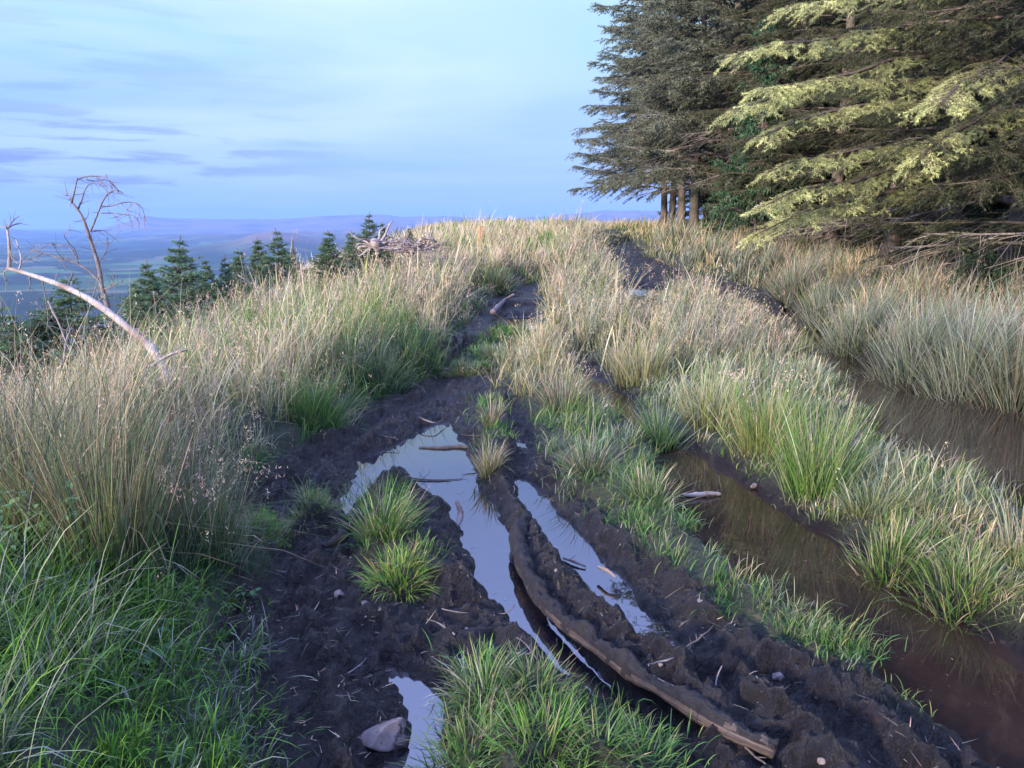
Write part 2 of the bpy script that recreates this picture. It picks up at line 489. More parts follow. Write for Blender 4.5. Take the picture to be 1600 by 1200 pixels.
def wood(name, c1, c2, c3=None, scale=30, rough=.75, stretch=(1, 1, .12), bump=.4, mud=None, coord='Object'):
    m, t, o = newmat(name)
    tc_ = t.n('ShaderNodeTexCoord')
    mp_ = t.n('ShaderNodeMapping', inp={'Scale': stretch}); t.l(tc_.outputs[coord], mp_.inputs[0])
    n1 = t.noise(mp_.outputs[0], scale, 6, .6, .3)
    n2 = t.noise(tc_.outputs[coord], scale * .25, 4, .6)
    col = t.ramp(n1, [(.3, c1), (.7, c2)])
    if c3: col = t.mix(t.ramp(n2, [(.45, (0, 0, 0)), (.62, (1, 1, 1))]), col, c3)
    p = t.n('ShaderNodeBsdfPrincipled', inp={'Roughness': rough, 'Specular IOR Level': .3})
    t.l(col, p.inputs['Base Color'])
    b = t.n('ShaderNodeBump', inp={'Strength': bump, 'Distance': .01}); t.l(n1, b.inputs['Height']); t.l(b.outputs[0], p.inputs['Normal'])
    t.l(p.outputs[0], o.inputs[0])
    return m
BARK = wood('spruce_bark', (.07, .053, .048), (.19, .15, .135), (.11, .115, .09), 14, .9, (1, 1, .5), .8)
TWIG = wood('twig_bark', (.06, .048, .042), (.15, .12, .10), None, 20, .85)
PALETWIG = wood('pale_dead_twigs', (.11, .09, .08), (.32, .28, .25), None, 12, .8)
DEADWOOD = wood('weathered_wood', (.17, .15, .145), (.45, .41, .39), (.17, .125, .11), 22, .7, (1, 1, 1), .6)
GREYWOOD = wood('grey_dead_wood', (.13, .11, .12), (.30, .26, .27), (.12, .085, .075), 25, .8, (1, 1, 1), .6)
DARKWOOD = wood('dark_dead_wood', (.11, .095, .10), (.27, .235, .24), (.12, .09, .085), 25, .8, (1, 1, 1), .6)
POSTWOOD = wood('sawn_post_wood', (.38, .22, .11), (.55, .35, .20), None, 20, .8)

def mudcolor(t, vec):
    n1 = t.noise(vec, 2.1, 5, .6)
    n2 = t.noise(vec, 17, 6, .7)
    n3 = t.noise(vec, 90, 4, .7)
    c = t.ramp(n2, [(.38, (.0022, .0017, .0024)), (.56, (.0065, .0047, .0058)), (.76, (.046, .034, .037))])
    w = t.ramp(n1, [(.40, (0, 0, 0)), (.62, (1, 1, 1))])
    c = t.mix(t.math('MULTIPLY', w, .45), c, (.015, .0105, .0115))
    c = t.mix(t.math('MULTIPLY', t.ramp(n3, [(.62, (0, 0, 0)), (.72, (1, 1, 1))]), .35), c, (.15, .11, .09))
    return c, n1, n2, n3

m, t, o = newmat('peat_and_turf')
geo = t.n('ShaderNodeNewGeometry'); pos = geo.outputs['Position']
mc, n1, n2, n3 = mudcolor(t, pos)
turf = t.ramp(t.noise(pos, 9, 6, .7), [(.3, (.012, .016, .008)), (.55, (.03, .042, .017)), (.75, (.09, .075, .045))])
am = t.n('ShaderNodeAttribute', attribute_name='mud').outputs['Fac']
aw = t.n('ShaderNodeAttribute', attribute_name='wet').outputs['Fac']
af = t.n('ShaderNodeAttribute', attribute_name='moor').outputs['Fac']
moor = t.ramp(t.noise(pos, .05, 6, .6), [(.35, (.035, .05, .02)), (.6, (.09, .08, .045)), (.75, (.03, .04, .02))])
col = t.mix(am, turf, mc)
col = t.mix(af, col, moor)
p = t.n('ShaderNodeBsdfPrincipled', inp={'Specular IOR Level': .5})
wetn = t.math('ADD', t.math('MULTIPLY', aw, .55), t.ramp(n1, [(.44, (0, 0, 0)), (.56, (.62, .62, .62))]), clamp=True)
wetn = t.math('MULTIPLY', wetn, am)
rough = t.math('SUBTRACT', .62, t.math('MULTIPLY', wetn, .50))
t.l(col, p.inputs['Base Color']); t.l(rough, p.inputs['Roughness'])
hsum = t.math('ADD', t.math('MULTIPLY', n2, .075), t.math('MULTIPLY', n3, .020))
vor = t.n('ShaderNodeTexVoronoi', feature='F1', inp={'Scale': 24.0}); t.l(pos, vor.inputs['Vector'])
hsum = t.math('ADD', hsum, t.math('MULTIPLY', vor.outputs['Distance'], .022))
b = t.n('ShaderNodeBump', inp={'Strength': .9, 'Distance': 1.0}); t.l(hsum, b.inputs['Height']); t.l(b.outputs[0], p.inputs['Normal'])
t.l(p.outputs[0], o.inputs[0])
GROUND = m

def watermat(name, colour, ior, rough, bump, scum=0.0):
    m, t, o = newmat(name)
    g = t.n('ShaderNodeNewGeometry').outputs['Position']
    c = t.ramp(t.noise(g, 2.5, 4, .6), [(.3, tuple(v * .75 for v in colour)), (.7, tuple(v * 1.25 for v in colour))])
    if scum:
        fl = t.ramp(t.noise(g, 70, 3, .6), [(.70, (0, 0, 0)), (.74, (1, 1, 1))])
        c = t.mix(t.math('MULTIPLY', fl, scum), c, (.22, .17, .13))
    p = t.n('ShaderNodeBsdfPrincipled', inp={'IOR': ior, 'Roughness': rough})
    t.l(c, p.inputs['Base Color'])
    b = t.n('ShaderNodeBump', inp={'Strength': .15, 'Distance': bump}); t.l(t.noise(g, 5, 2, .5), b.inputs['Height']); t.l(b.outputs[0], p.inputs['Normal'])
    t.l(p.outputs[0], o.inputs[0])
    return m
CLEAR = watermat('still_peaty_water', (.010, .009, .013), 2.5, .01, .006)
SILTY = watermat('silty_brown_water', (.024, .015, .0125), 1.5, .025, .01, .5)

# ------------------------------------------------------------------ ground sheet
def ground_sheet():
    NU, u = 1000, None
    a = np.linspace(-1, 1, NU)
    u = np.where(np.abs(a) < .8, a * .95, np.sign(a) * (.76 + (np.abs(a) - .8) * 5.2))
    ys = [-2.0]
    while ys[-1] < 1.4: ys.append(ys[-1] + .08)
    while ys[-1] < 1500: ys.append(ys[-1] + max(.013, .0065 * ys[-1]))
    ys = np.array(ys)
    UU, YY = np.meshgrid(u, ys)
    XX = UU * (YY + 3.2)
    Z = ground_h(XX, YY)
    inside = sstep(.1, 1.5, np.minimum(np.minimum(XX - GX0, GX1 - XX), GY1 - YY))
    md = bil(Mgrid, XX, YY); isl = bil(Igrid, XX, YY); wt_ = bil(Wgrid, XX, YY)
    mud = (1 - sstep(-.05, .10, md)) * inside
    mud = np.maximum(mud, (1 - sstep(.0, .12, wt_)) * inside)
    nz = np.minimum(YY, 14)
    wq = fbm(XX * 11, YY * 11, 2, 601) * .2
    hf = (fbm((XX * .8 - YY * .6 + wq) * 34, (XX * .6 + YY * .8 + wq) * 34, 3, 611, .6) - .5)
    crumb = np.clip(fbm((XX * .6 + YY * .8) * 22 + wq * 8, (YY * .6 - XX * .8) * 22, 2, 621) - .55, 0, 1)
    Z = Z + mud * sstep(.01, .05, wt_) * (hf * .030 + np.minimum(crumb * .25, .016)) * (1 - sstep(9, 16, YY))
    mud *= 1 - .65 * (1 - sstep(-.08, .02, isl)) * (wt_ > .03)
    wet = (1 - sstep(.0, .16, wt_)) * inside
    moor = sstep(50, 90, np.hypot(XX, YY))
    nr, nc = XX.shape
    i = np.arange(nr - 1)[:, None] * nc + np.arange(nc - 1)[None, :]
    Q = np.stack([i, i + 1, i + nc + 1, i + nc], -1).reshape(-1, 4)
    V = np.stack([XX, YY, Z], -1).reshape(-1, 3)
    me = mesh_np('ground', V, [Q], smooth=True, attrs={'mud': mud.ravel(), 'wet': wet.ravel(), 'moor': moor.ravel()})
    tag(link('ground', me, GROUND), 'churned black peat track and rough turf falling away to the left', kind='structure')
ground_sheet()

# ------------------------------------------------------------------ water sheets
def water_obj(po, z, mat, label, grow=.14, name='puddle'):
    P = po.p; n = len(P)
    # a sheet a little larger than the pool, its rim buried in the banks
    e = np.roll(P, -1, 0) - np.roll(P, 1, 0); nn = np.stack([e[:, 1], -e[:, 0]], 1); nn /= np.linalg.norm(nn, axis=1)[:, None]
    area = .5 * np.sum(P[:, 0] * np.roll(P[:, 1], -1) - np.roll(P[:, 0], -1) * P[:, 1])
    if area < 0: nn = -nn
    lo = P.min(0) - grow; hi = P.max(0) + grow
    s = .04 if np.prod(hi - lo) < 12 else .06
    xs = np.arange(lo[0], hi[0], s); ys = np.arange(lo[1], hi[1], s)
    A, Bq = np.meshgrid(xs, ys)
    d = po.sdf(A, Bq, 1.0)
    cell = (d[:-1, :-1] < grow) & (d[1:, 1:] < grow) & (d[1:, :-1] < grow) & (d[:-1, 1:] < grow)
    nc = A.shape[1]
    r, c = np.nonzero(cell); i = r * nc + c
    Q = np.stack([i, i + 1, i + nc + 1, i + nc], -1)
    used, inv = np.unique(Q, return_inverse=True)
    V = np.stack([A.ravel(), Bq.ravel(), np.full(A.size, z)], 1)[used]
    me = mesh_np(name, V, [inv.reshape(-1, 4)], smooth=True)
    return tag(link(name, me, mat), label, kind='structure')
wl = ['still pool reflecting pale sky in the left rut', 'narrow water strip reflecting sky right of the muddy log', 'dark water in the bottom rut beside the big stone', 'tiny pool on the mud ridge', 'tiny pool in the mud right of the log end', 'thin water gap beside the left tussocks', 'long brown silty water in the flooded rut', 'small wet stretch of the rut between the grass strips', 'wide brown water under the right bank']
for (p_, z, dp, k), po, lb in zip(WATER, polys, wl):
    water_obj(po, z, SILTY if k else CLEAR, lb, name='rut_water' if k else 'puddle')
for (po, z), lb in zip(hi_w, ['pale puddle far along the right track', 'bright puddle where the left track narrows', 'wet patch beside the far stick']):
    water_obj(po, z, CLEAR, lb, .1)

# ------------------------------------------------------------------ valley and hills
def hills():
    u = np.linspace(-1.15, 1.15, 520)
    ys = np.geomspace(620, 26000, 420)
    U, YY = np.meshgrid(u, ys); XX = U * YY
    Z = -215 + (fbm(XX / 900, YY / 900, 4, 60) - .5) * 70 + (fbm(XX / 200, YY / 200, 3, 61) - .5) * 12
    def ridge(D, prof, wf, wb, seed, amp):
        nonlocal Z
        px = np.array([a for a, b_ in prof]); py = np.array([b_ for a, b_ in prof])
        pu = (px - CX) / F * (1 / (cp + (CY - HY) / F * sp_))
        top = EYE + (HY - np.interp(U, pu, py)) / F * D * 1.02 + (fbm(U * 60, U * 0 + seed, 4, seed) - .5) * amp
        dd = YY - D - (fbm(XX / 2500, YY * 0, 2, seed + 5) - .5) * 1500
        w = np.where(dd < 0, np.exp(-(dd / wf) ** 2), np.exp(-(dd / wb) ** 2))
        gull = 1 - .28 * (1 - w) * np.abs(2 * fbm(XX / 700, YY / 1600, 4, seed + 2) - 1) * 2
        Z = np.maximum(Z, -235 + (top + 235) * w * gull)
    ridge(5500, [(-400, 420), (0, 402), (120, 396), (250, 388), (360, 376), (395, 366), (425, 361), (455, 363), (490, 372), (600, 372), (760, 366), (860, 356), (930, 350), (990, 347), (1050, 347), (1200, 356), (2000, 370)], 900, 1200, 80, 22)
    ridge(8800, [(-400, 378), (0, 380), (250, 366), (500, 360), (640, 352), (780, 350), (900, 344), (1000, 342), (1400, 350), (2000, 350)], 1500, 1500, 85, 40)
    ridge(13500, [(-400, 360), (0, 357), (100, 361), (155, 357), (195, 347), (228, 338), (262, 341), (400, 343), (460, 341), (540, 337), (600, 335), (625, 340), (700, 338), (800, 342), (880, 336), (950, 330), (1010, 331), (1400, 336), (2000, 340)], 2600, 2600, 90, 30)
    nr, nc = XX.shape
    i = np.arange(nr - 1)[:, None] * nc + np.arange(nc - 1)[None, :]
    Q = np.stack([i, i + 1, i + nc + 1, i + nc], -1).reshape(-1, 4)
    me = mesh_np('hills', np.stack([XX, YY, Z], -1).reshape(-1, 3), [Q], smooth=True)
    m, t, o = newmat('fields_and_moor')
    g = t.n('ShaderNodeNewGeometry').outputs['Position']
    v = t.n('ShaderNodeTexVoronoi', inp={'Scale': .0042}); t.l(g, v.inputs['Vector'])
    s = t.n('ShaderNodeSeparateColor'); t.l(v.outputs['Color'], s.inputs[0])
    f = t.ramp(s.outputs[0], [(0, (.02, .035, .012)), (.35, (.04, .075, .03)), (.6, (.07, .13, .04)), (.8, (.11, .115, .06)), (1, (.03, .05, .02))], 'CONSTANT')
    wd = t.ramp(t.noise(g, .0016, 5, .6), [(.48, (0, 0, 0)), (.54, (1, 1, 1))])
    f = t.mix(wd, f, (.02, .032, .015))
    sz = t.n('ShaderNodeSeparateXYZ'); t.l(g, sz.inputs[0])
    hh = t.math('ADD', t.math('DIVIDE', t.math('ADD', sz.outputs[2], 190), 110), 0, clamp=True)
    mo = t.ramp(t.noise(g, .0012, 6, .65), [(.35, (.05, .05, .04)), (.55, (.16, .12, .10)), (.7, (.06, .045, .045))])
    c = t.mix(hh, f, mo)
    p = t.n('ShaderNodeBsdfPrincipled', inp={'Roughness': .9, 'Specular IOR Level': .1}); t.l(c, p.inputs['Base Color'])
    t.l(p.outputs[0], o.inputs[0])
    tag(link('hills', me, m), 'valley fields and long blue hills on the horizon', kind='structure')
hills()

# ------------------------------------------------------------------ grass
def blades(base, az, th0, th1, L, w, c0, c1, S=4):
    """curved tapering ribbons; th0 lean at the foot, th1 extra bend towards the tip (radians from upright)"""
    N = len(L)
    t = np.linspace(0, 1, S + 1)
    th = th0[:, None] + th1[:, None] * (t[None, :] ** 1.4)
    dl = L[:, None] / S
    hx = np.cumsum(np.sin(th[:, 1:]) * dl, 1); hz = np.cumsum(np.cos(th[:, 1:]) * dl, 1)
    hx = np.concatenate([np.zeros((N, 1)), hx], 1); hz = np.concatenate([np.zeros((N, 1)), hz], 1)
    P = np.stack([base[:, 0, None] + hx * np.cos(az)[:, None], base[:, 1, None] + hx * np.sin(az)[:, None], base[:, 2, None] + hz], -1)
    tw = az + PI / 2 + rng.uniform(-1.1, 1.1, N)
    wd = np.stack([np.cos(tw), np.sin(tw), np.zeros(N)], -1)
    ww = w[:, None] * (1 - t[None, :S] ** 2.2 * .8) * .5
    A = P[:, :S] - wd[:, None] * ww[..., None]; Bv = P[:, :S] + wd[:, None] * ww[..., None]
    V = np.concatenate([np.stack([A, Bv], 2).reshape(N, 2 * S, 3), P[:, S:]], 1)
    nv = 2 * S + 1
    o = (np.arange(N) * nv)[:, None]
    q = np.concatenate([np.array([[2 * i, 2 * i + 1, 2 * i + 3, 2 * i + 2]]) for i in range(S - 1)], 0)
    Q = (o[:, :, None] + q[None]).reshape(-1, 4)
    T = (o + np.array([[2 * S - 2, 2 * S - 1, 2 * S]])).reshape(-1, 3)
    tc_ = np.concatenate([np.repeat(t[:S], 2), [1.0]])
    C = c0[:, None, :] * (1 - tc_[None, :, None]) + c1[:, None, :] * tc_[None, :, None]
    return V.reshape(-1, 3), Q, T, C.reshape(-1, 3), P[:, S], th[:, S]
class Grass:
    def __init__(s): s.V, s.Q, s.T, s.C, s.n = [], [], [], [], 0
    def add(s, V, Q, T, C):
        s.V.append(V); s.Q.append(Q + s.n); s.T.append(T + s.n); s.C.append(C); s.n += len(V)
    def blades(s, *a, **k):
        V, Q, T, C, tip, th = blades(*a, **k)
        s.add(V, Q, T, C)
        return tip
    def seeds(s, tips, size, col, n=10):
        """seed heads: little spikelets along the last part of a stem"""
        N = len(tips)
        if not N: return
        k = np.repeat(np.arange(N), n)
        off = rng.normal(0, 1, (N * n, 3)) * np.array([.35, .35, 1.0]) * size
        off[:, 2] = -np.abs(off[:, 2]) * 1.1
        c = tips[k] + off
        d = rng.normal(0, 1, (N * n, 3)); d[:, 2] = np.abs(d[:, 2]) + .5; d /= np.linalg.norm(d, axis=1)[:, None]
        e = np.cross(d, rng.normal(0, 1, (N * n, 3))); e /= np.linalg.norm(e, axis=1)[:, None]
        l = (size * rng.uniform(.25, .5, N * n))[:, None]
        V = np.stack([c - d * l * .5 - e * l * .16, c - d * l * .5 + e * l * .16, c + d * l * .6], 1).reshape(-1, 3)
        T = np.arange(N * n * 3).reshape(-1, 3)
        C = np.repeat(np.asarray(col)[None] * rng.uniform(.7, 1.25, (N * n, 1)), 3, 0)
        s.add(V, np.zeros((0, 4), int), T, C)
    def mesh(s, name, origin=None):
        V = np.concatenate(s.V)
        if origin is not None: V = V - np.array(list(origin))
        return mesh_np(name, V, [np.concatenate(s.Q), np.concatenate(s.T)], cols=np.concatenate(s.C))
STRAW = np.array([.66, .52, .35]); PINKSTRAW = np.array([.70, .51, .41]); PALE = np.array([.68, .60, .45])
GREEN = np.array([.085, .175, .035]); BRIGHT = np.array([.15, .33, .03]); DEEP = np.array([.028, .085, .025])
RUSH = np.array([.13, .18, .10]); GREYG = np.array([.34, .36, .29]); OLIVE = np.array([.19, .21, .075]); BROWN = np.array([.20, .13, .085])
def jit(c, n, a=.28):
    c = np.asarray(c, float)
    if c.ndim == 1: c = np.repeat(c[None], n, 0)
    f = np.exp(rng.normal(0, a, (n, 1))); g = np.exp(rng.normal(0, a * .3, (n, 3)))
    return np.clip(c * f * g, .004, .85)

# near tussocks given their own objects stand at these spots; keep the loose grass off them
KEEP = []
# stretches of trodden, low grass in front of the far pools (bearing as picture column, from distance, to distance, height factor)
yD, yE = g0(1005, 452)[1], g0(815, 502)[1]; yF, yG = g0(1180, 470)[1], g0(1090, 430)[1]
CLEAR_VIEW = [(960, 1052, yD - 5.0, yD + .4, .30), (780, 862, yE - 2.6, yE + .4, .30), (1110, 1260, yF - 2.6, yF + .3, .45), (1040, 1140, yG - 3.5, yG, .5), (940, 1010, g0(975, 400)[1] - 7, 40, .45)]
def scatter():
    G = {k: Grass() for k in ('left', 'lush', 'mid', 'right', 'far')}
    tot = 0
    # candidate clump feet, denser near the camera
    bands = [(1.55, 3, 200), (3, 5, 125), (5, 8, 80), (8, 12, 54), (12, 18, 34), (18, 28, 19), (28, 46, 8.5), (46, 62, 4)]
    for y0, y1, dens in bands:
        xl, xr = -.80 * y1 - 1.0, .80 * y1 + 1.2
        xl = max(xl, -12); xr = min(xr, 13 if y1 < 30 else 30)
        n = int((xr - xl) * (y1 - y0) * dens)
        x = rng.uniform(xl, xr, n); y = rng.uniform(y0, y1, n)
        vis = (x > -.70 * y - 1.3) & (x < .70 * y + 2.4)
        x, y = x[vis], y[vis]
        xe = np.interp(y, XEY, XEX)
        md, wt_, isl = bil(Mgrid, x, y), bil(Wgrid, x, y), bil(Igrid, x, y)
        out = (x < GX0) | (x > GX1) | (y > GY1)
        if y0 >= 28:
            cx_ = np.interp(y, LC[0], LC[1]); md = np.where(out, np.minimum(np.abs(x - cx_) - .5, 1.5), md); wt_ = np.where(out, 1.5, wt_)
        elif out.any():
            md = np.where(out, 1.5, md); wt_ = np.where(out, 1.5, wt_)
        on_i = (isl < -.03) & (wt_ > .04)
        ok = (((wt_ > .05) & (md > rng.uniform(-.06, .10, len(x)))) | on_i) & (x > xe - 4.5)
        x, y, xe, md, wt_, isl = [a[ok] for a in (x, y, xe, md, wt_, isl)]
        l1 = np.interp(y, *L1); lb = np.interp(y, *LB); lc = np.interp(y, *LC)
        f1 = fbm(x * .9, y * .9, 3, 100); f2 = fbm(x * .5 + 9, y * .5, 3, 120); f3 = vn(x * 2.6, y * 2.6, 130)
        sd_ = np.minimum(md, np.where(wt_ < 1.4, wt_, 1.5)) 
        edge = sstep(0, .6, sd_)
        z = ground_h(x, y)
        for i in range(len(x)):
            Y_ = y[i]; X_ = x[i]; e = edge[i]; a, b_, c_ = f1[i], f2[i], f3[i]
            r = rng.random()
            w_min = .00085 * Y_
            kx = 'left'
            if Y_ > 44 or (y0 >= 28 and X_ > lc[i]):
                L, nb, spread, c0, c1, key, seed_p = .5, 10, .25, OLIVE, STRAW * .85, 'far', .3
                if b_ > .55: c0, c1 = GREEN, OLIVE
            elif X_ < l1[i]:
                kx = 'left'
                if Y_ < 2.9 + .35 * a:      # lush, long green grass at the lower left corner
                    L, nb, spread = .16 + .22 * b_, 30, .08
                    if X_ > -1.25 and c_ > .35: L *= .4; nb = 44; r = 1.0
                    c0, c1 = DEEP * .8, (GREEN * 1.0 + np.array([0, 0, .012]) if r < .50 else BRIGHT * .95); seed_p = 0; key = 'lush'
                    if r < .16: c1 = GREYG * .9; L *= 1.35
                    L *= (.45 + .55 * e)
                elif Y_ < 4.3 and c_ > .30:  # dark rush and old stems
                    L, nb, spread = .62 + .3 * b_, 22, .05
                    c0, c1 = DEEP * 1.2, (RUSH if r < .35 else (STRAW * .62 if r < .75 else BROWN)); seed_p = .12; key = 'left'
                    L *= (.35 + .65 * e)
                else:
                    L, nb, spread = .46 + .32 * a, 20, .08
                    if X_ < -2.2: L *= .85
                    if Y_ > 14: L *= .88
                    s_ = .55 + (b_ - .5) * 1.8 + (.20 if Y_ > 9 else 0) - .5 * (1 - e)
                    if rng.random() < s_:
                        c0, c1 = OLIVE * .6 + GREEN * .4, (PINKSTRAW if r < .4 else (PALE * .95 if r < .6 else STRAW))
                        seed_p = .45
                    else:
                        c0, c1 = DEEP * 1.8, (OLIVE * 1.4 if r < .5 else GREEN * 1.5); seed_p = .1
                    L *= (.30 + .70 * e)
                    key = 'left'
                    if X_ < xe[i] - .6: L *= .8
            elif X_ < lb[i] or (Y_ < 4.2 and X_ < lb[i]):
                key = 'mid'; seed_p = .15
                if Y_ < 4.3:               # short green turf on the bank between log and brown rut
                    L, nb, spread = (.09 + .13 * a) * (.55 + .45 * e), (46 if c_ > .25 else 26), .07
                    c0, c1 = DEEP * 1.3, (GREEN * 1.0 if r < .55 else (OLIVE * 1.1 if r < .8 else GREYG * .8)); seed_p = 0
                    if r > .9: c1 = STRAW * .7
                elif Y_ < 6.8:
                    L, nb, spread = .20 + .18 * a, 20, .07
                    c0, c1 = DEEP * 1.5, (OLIVE * 1.1 if r < .45 else (GREEN * 1.1 if r < .7 else GREYG))
                    L *= (.4 + .6 * e)
                else:
                    L, nb, spread = .52 + .2 * a, 18, .07
                    c0, c1 = OLIVE * .8, (STRAW if r < .4 else (GREYG if r < .7 else OLIVE)); seed_p = .3
                    L *= (.4 + .6 * e)
            elif X_ < lc[i]:
                key = 'mid'; seed_p = .2
                if Y_ < 3.9:
                    L, nb, spread = .10 + .12 * a, 26, .07
                    c0, c1 = OLIVE * .8, (STRAW * .85 if r < .4 else (OLIVE * 1.2 if r < .7 else GREEN)); L *= (.5 + .5 * e)
                elif Y_ < 8:
                    L, nb, spread = .13 + .18 * b_, 22, .08
                    if Y_ > 6.5: L *= 1.5
                    c0, c1 = GREEN * .7, (OLIVE * 1.4 if r < .35 else (GREEN * 1.2 if r < .5 else (STRAW if r < .75 else GREYG))); L *= (.4 + .6 * e)
                    if Y_ > 6: c1 = c1 * .6 + GREYG * .5
                else:
                    L, nb, spread = .54 + .2 * a, 18, .08
                    L *= .35 + .65 * sstep(.4, 1.6, lc[i] - X_)
                    c0, c1 = OLIVE * .7, (GREYG * 1.0 if r < .45 else (PINKSTRAW if r < .65 else (STRAW if r < .8 else OLIVE * 1.3))); seed_p = .4
                    if c_ > .62: c0, c1 = RUSH * .6, (GREYG * .7 if r < .6 else OLIVE); L *= (.4 + .6 * e)
            else:
                key = 'right'; seed_p = .12
                L, nb, spread = .46 + .34 * a, 20, .08
                if c_ > .45 or Y_ < 8:
                    c0, c1 = RUSH * .55, (GREYG if r < .5 else (RUSH * 1.1 if r < .75 else BROWN * 1.3))
                else:
                    c0, c1 = OLIVE * .7, (STRAW * .9 if r < .45 else (PINKSTRAW * .8 if r < .7 else OLIVE)); seed_p = .3
                L *= (.45 + .55 * e)
                if X_ > 7.6: L *= .6; c1 = c1 * .7
            pxx = CX + X_ / Y_ * F * (cp + (CY - HY) / F * sp_)
            for (pa, pb, ya, yb, m_) in CLEAR_VIEW:
                if pa < pxx < pb and ya < Y_ < yb: L *= m_
            tone = math.exp(rng.normal(0, .30 if Y_ < 8 else .38)); L *= math.exp(rng.normal(0, .22))
            if c_ < .27 and L > .25: nb = int(nb * .35); L *= .8; c0 = c0 * tone; c1 = c1 * tone
            lie = rng.gamma(1.5, .25); kaz = rng.uniform(0, 6.28)
            if isl[i] < -.03 and md[i] < .05:
                key = 'mid'; L, nb, spread, seed_p = .07 + .07 * b_ + (.02 if Y_ > 6 else 0), 30, .06, 0
                c0, c1 = DEEP * 1.5, (GREEN * 1.3 if r < .6 else OLIVE * 1.2); c0 = c0 * tone; c1 = c1 * tone
            skip = False
            for (kx_, ky_, kr_) in KEEP:
                if (X_ - kx_) ** 2 + (Y_ - ky_) ** 2 < kr_ * kr_: skip = True; break
            if skip and rng.random() < .8: continue
            if Y_ > 12: nb = int(nb * .75)
            if Y_ > 20: spread *= 2.2
            nb = max(4, int(nb * rng.uniform(.6, 1.3)))
            B = np.empty((nb, 3)); 
            rr = np.abs(rng.normal(0, spread, nb)); aa = rng.uniform(0, 2 * PI, nb)
            B[:, 0] = X_ + rr * np.cos(aa); B[:, 1] = Y_ + rr * np.sin(aa); B[:, 2] = z[i] - (.03 if L > .25 else .008)
            az = aa + rng.normal(0, .5, nb)
            # a light wind lays everything a little to the right and away
            Ls = L * rng.uniform(.30, 1.15, nb) * (1.2 if rng.random() < .2 else 1)
            az = np.where(rng.random(nb) < .4, kaz + rng.normal(0, .5, nb), az)
            th0 = np.abs(rng.normal(.10, .12, nb)); th1 = rng.gamma(1.6, .3, nb) * (1.9 if key == 'lush' or L < .3 else .9) + lie * .5
            flat = rng.random(nb) < .16; th0 = np.where(flat, rng.uniform(.8, 1.5, nb), th0)
            w = np.where(rng.random(nb) < .1, 1.9 if Y_ > 3 else 1.2, 1.0) * np.full(nb, max(.0040 if key != 'lush' else .0048, w_min)) * rng.uniform(.6, 1.3, nb)
            G[key].q = getattr(G[key], 'q', [])
            G[key].q.append((B, az, th0, th1, Ls, w, jit(c0, nb, .2), jit(c1, nb, .3), rng.random(nb) < seed_p * .5, np.full(nb, Y_)))
            tot += nb
    info = {'left': ('moor_grass', 'tall straw and green moor grass covering the left bank'),
            'lush': ('lush_grass', 'long dark green grass filling the lower left corner'),
            'mid': ('strip_grass', 'mixed green and straw grass on the strips between the ruts'),
            'right': ('bank_grass', 'grey green rushy grass along the foot of the spruces'),
            'far': ('crest_grass', 'low pale grass on the far crest of the track')}
    for k, g in G.items():
        if not getattr(g, 'q', None): continue
        cat = [np.concatenate([q[j] for q in g.q]) for j in range(10)]
        B, az, th0, th1, Ls, w, c0, c1, sdm, yy = cat
        az = np.where(rng.random(len(az)) < .35, rng.normal(.15, .6, len(az)), az)
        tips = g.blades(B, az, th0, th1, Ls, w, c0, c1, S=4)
        m = sdm & (Ls > .3) & (yy < 30)
        if m.any():
            tt = tips[m]; ym = yy[m]
            for lo, hi, sz in ((0, 5, .035), (5, 10, .045), (10, 30, .07)):
                q = (ym >= lo) & (ym < hi)
                g.seeds(tt[q], sz, STRAW * 1.0 if k != 'right' else STRAW * .8, n=9)
        nm, lb_ = info[k]
        tag(link(nm, g.mesh(nm), GRASS), lb_, 'grass', kind='stuff')
    print('BLADES', tot)

def tussock(px, py, L, R, nb, c0, c1s, name, label, cat, group, lean=.25, bend=.5, w=.0045, seedcol=None, seedn=0, wind=0.0, S=5):
    p = place(px, py)
    if name == 'grass_tuft': c1s = [c_ * 1.25 for c_ in c1s] * 3 + [STRAW * .55, BROWN * .9]; c0 = np.asarray(c0) * .8 + BROWN * .08
    g = Grass()
    rr = R * np.sqrt(rng.random(nb)) * rng.uniform(.75, 1.25, nb); aa = rng.uniform(0, 2 * PI, nb)
    B = np.stack([p.x + rr * np.cos(aa), p.y + rr * np.sin(aa), np.zeros(nb)], 1)
    B[:, 2] = ground_h(B[:, 0], B[:, 1]) - .02
    if p.y > 5: w = max(w, .0009 * p.y)
    Ls = L * (.28 + .86 * rng.beta(2, 1.6, nb))
    pick = rng.integers(0, len(c1s), nb)
    c1 = np.array([c1s[k] for k in pick])
    th0 = lean * (rr / R) + np.abs(rng.normal(0, .07, nb)); th1 = rng.gamma(2.0, bend / 2, nb)
    az = aa + rng.normal(0, .75, nb); th0 = th0 * rng.uniform(.5, 1.25, nb)
    if wind:
        az = np.where(rng.random(nb) < .5, rng.normal(PI if wind < 0 else 0, .5, nb), az); th0 = th0 + abs(wind) * rng.random(nb)
    tips = g.blades(B, az, th0, th1, Ls, np.full(nb, w) * rng.uniform(.6, 1.3, nb), jit(c0, nb, .2), jit(c1, nb, .28), S=S)
    if seedn:
        k = np.argsort(-tips[:, 2])[:seedn * 2]; k = rng.permutation(k)[:seedn]
        g.seeds(tips[k], .04 * max(1, p.y / 5), seedcol, n=12)
    o_ = link(name, g.mesh(name, p), GRASS, loc=p)
    tag(o_, label, cat, group)
    KEEP.append((p.x, p.y, R * .9))
    return o_
GT, RT = 'tufts of grass standing in and beside the puddles', 'rush tussocks on the banks and strips'
A_ = lambda *c: list(c)
T_ = tussock
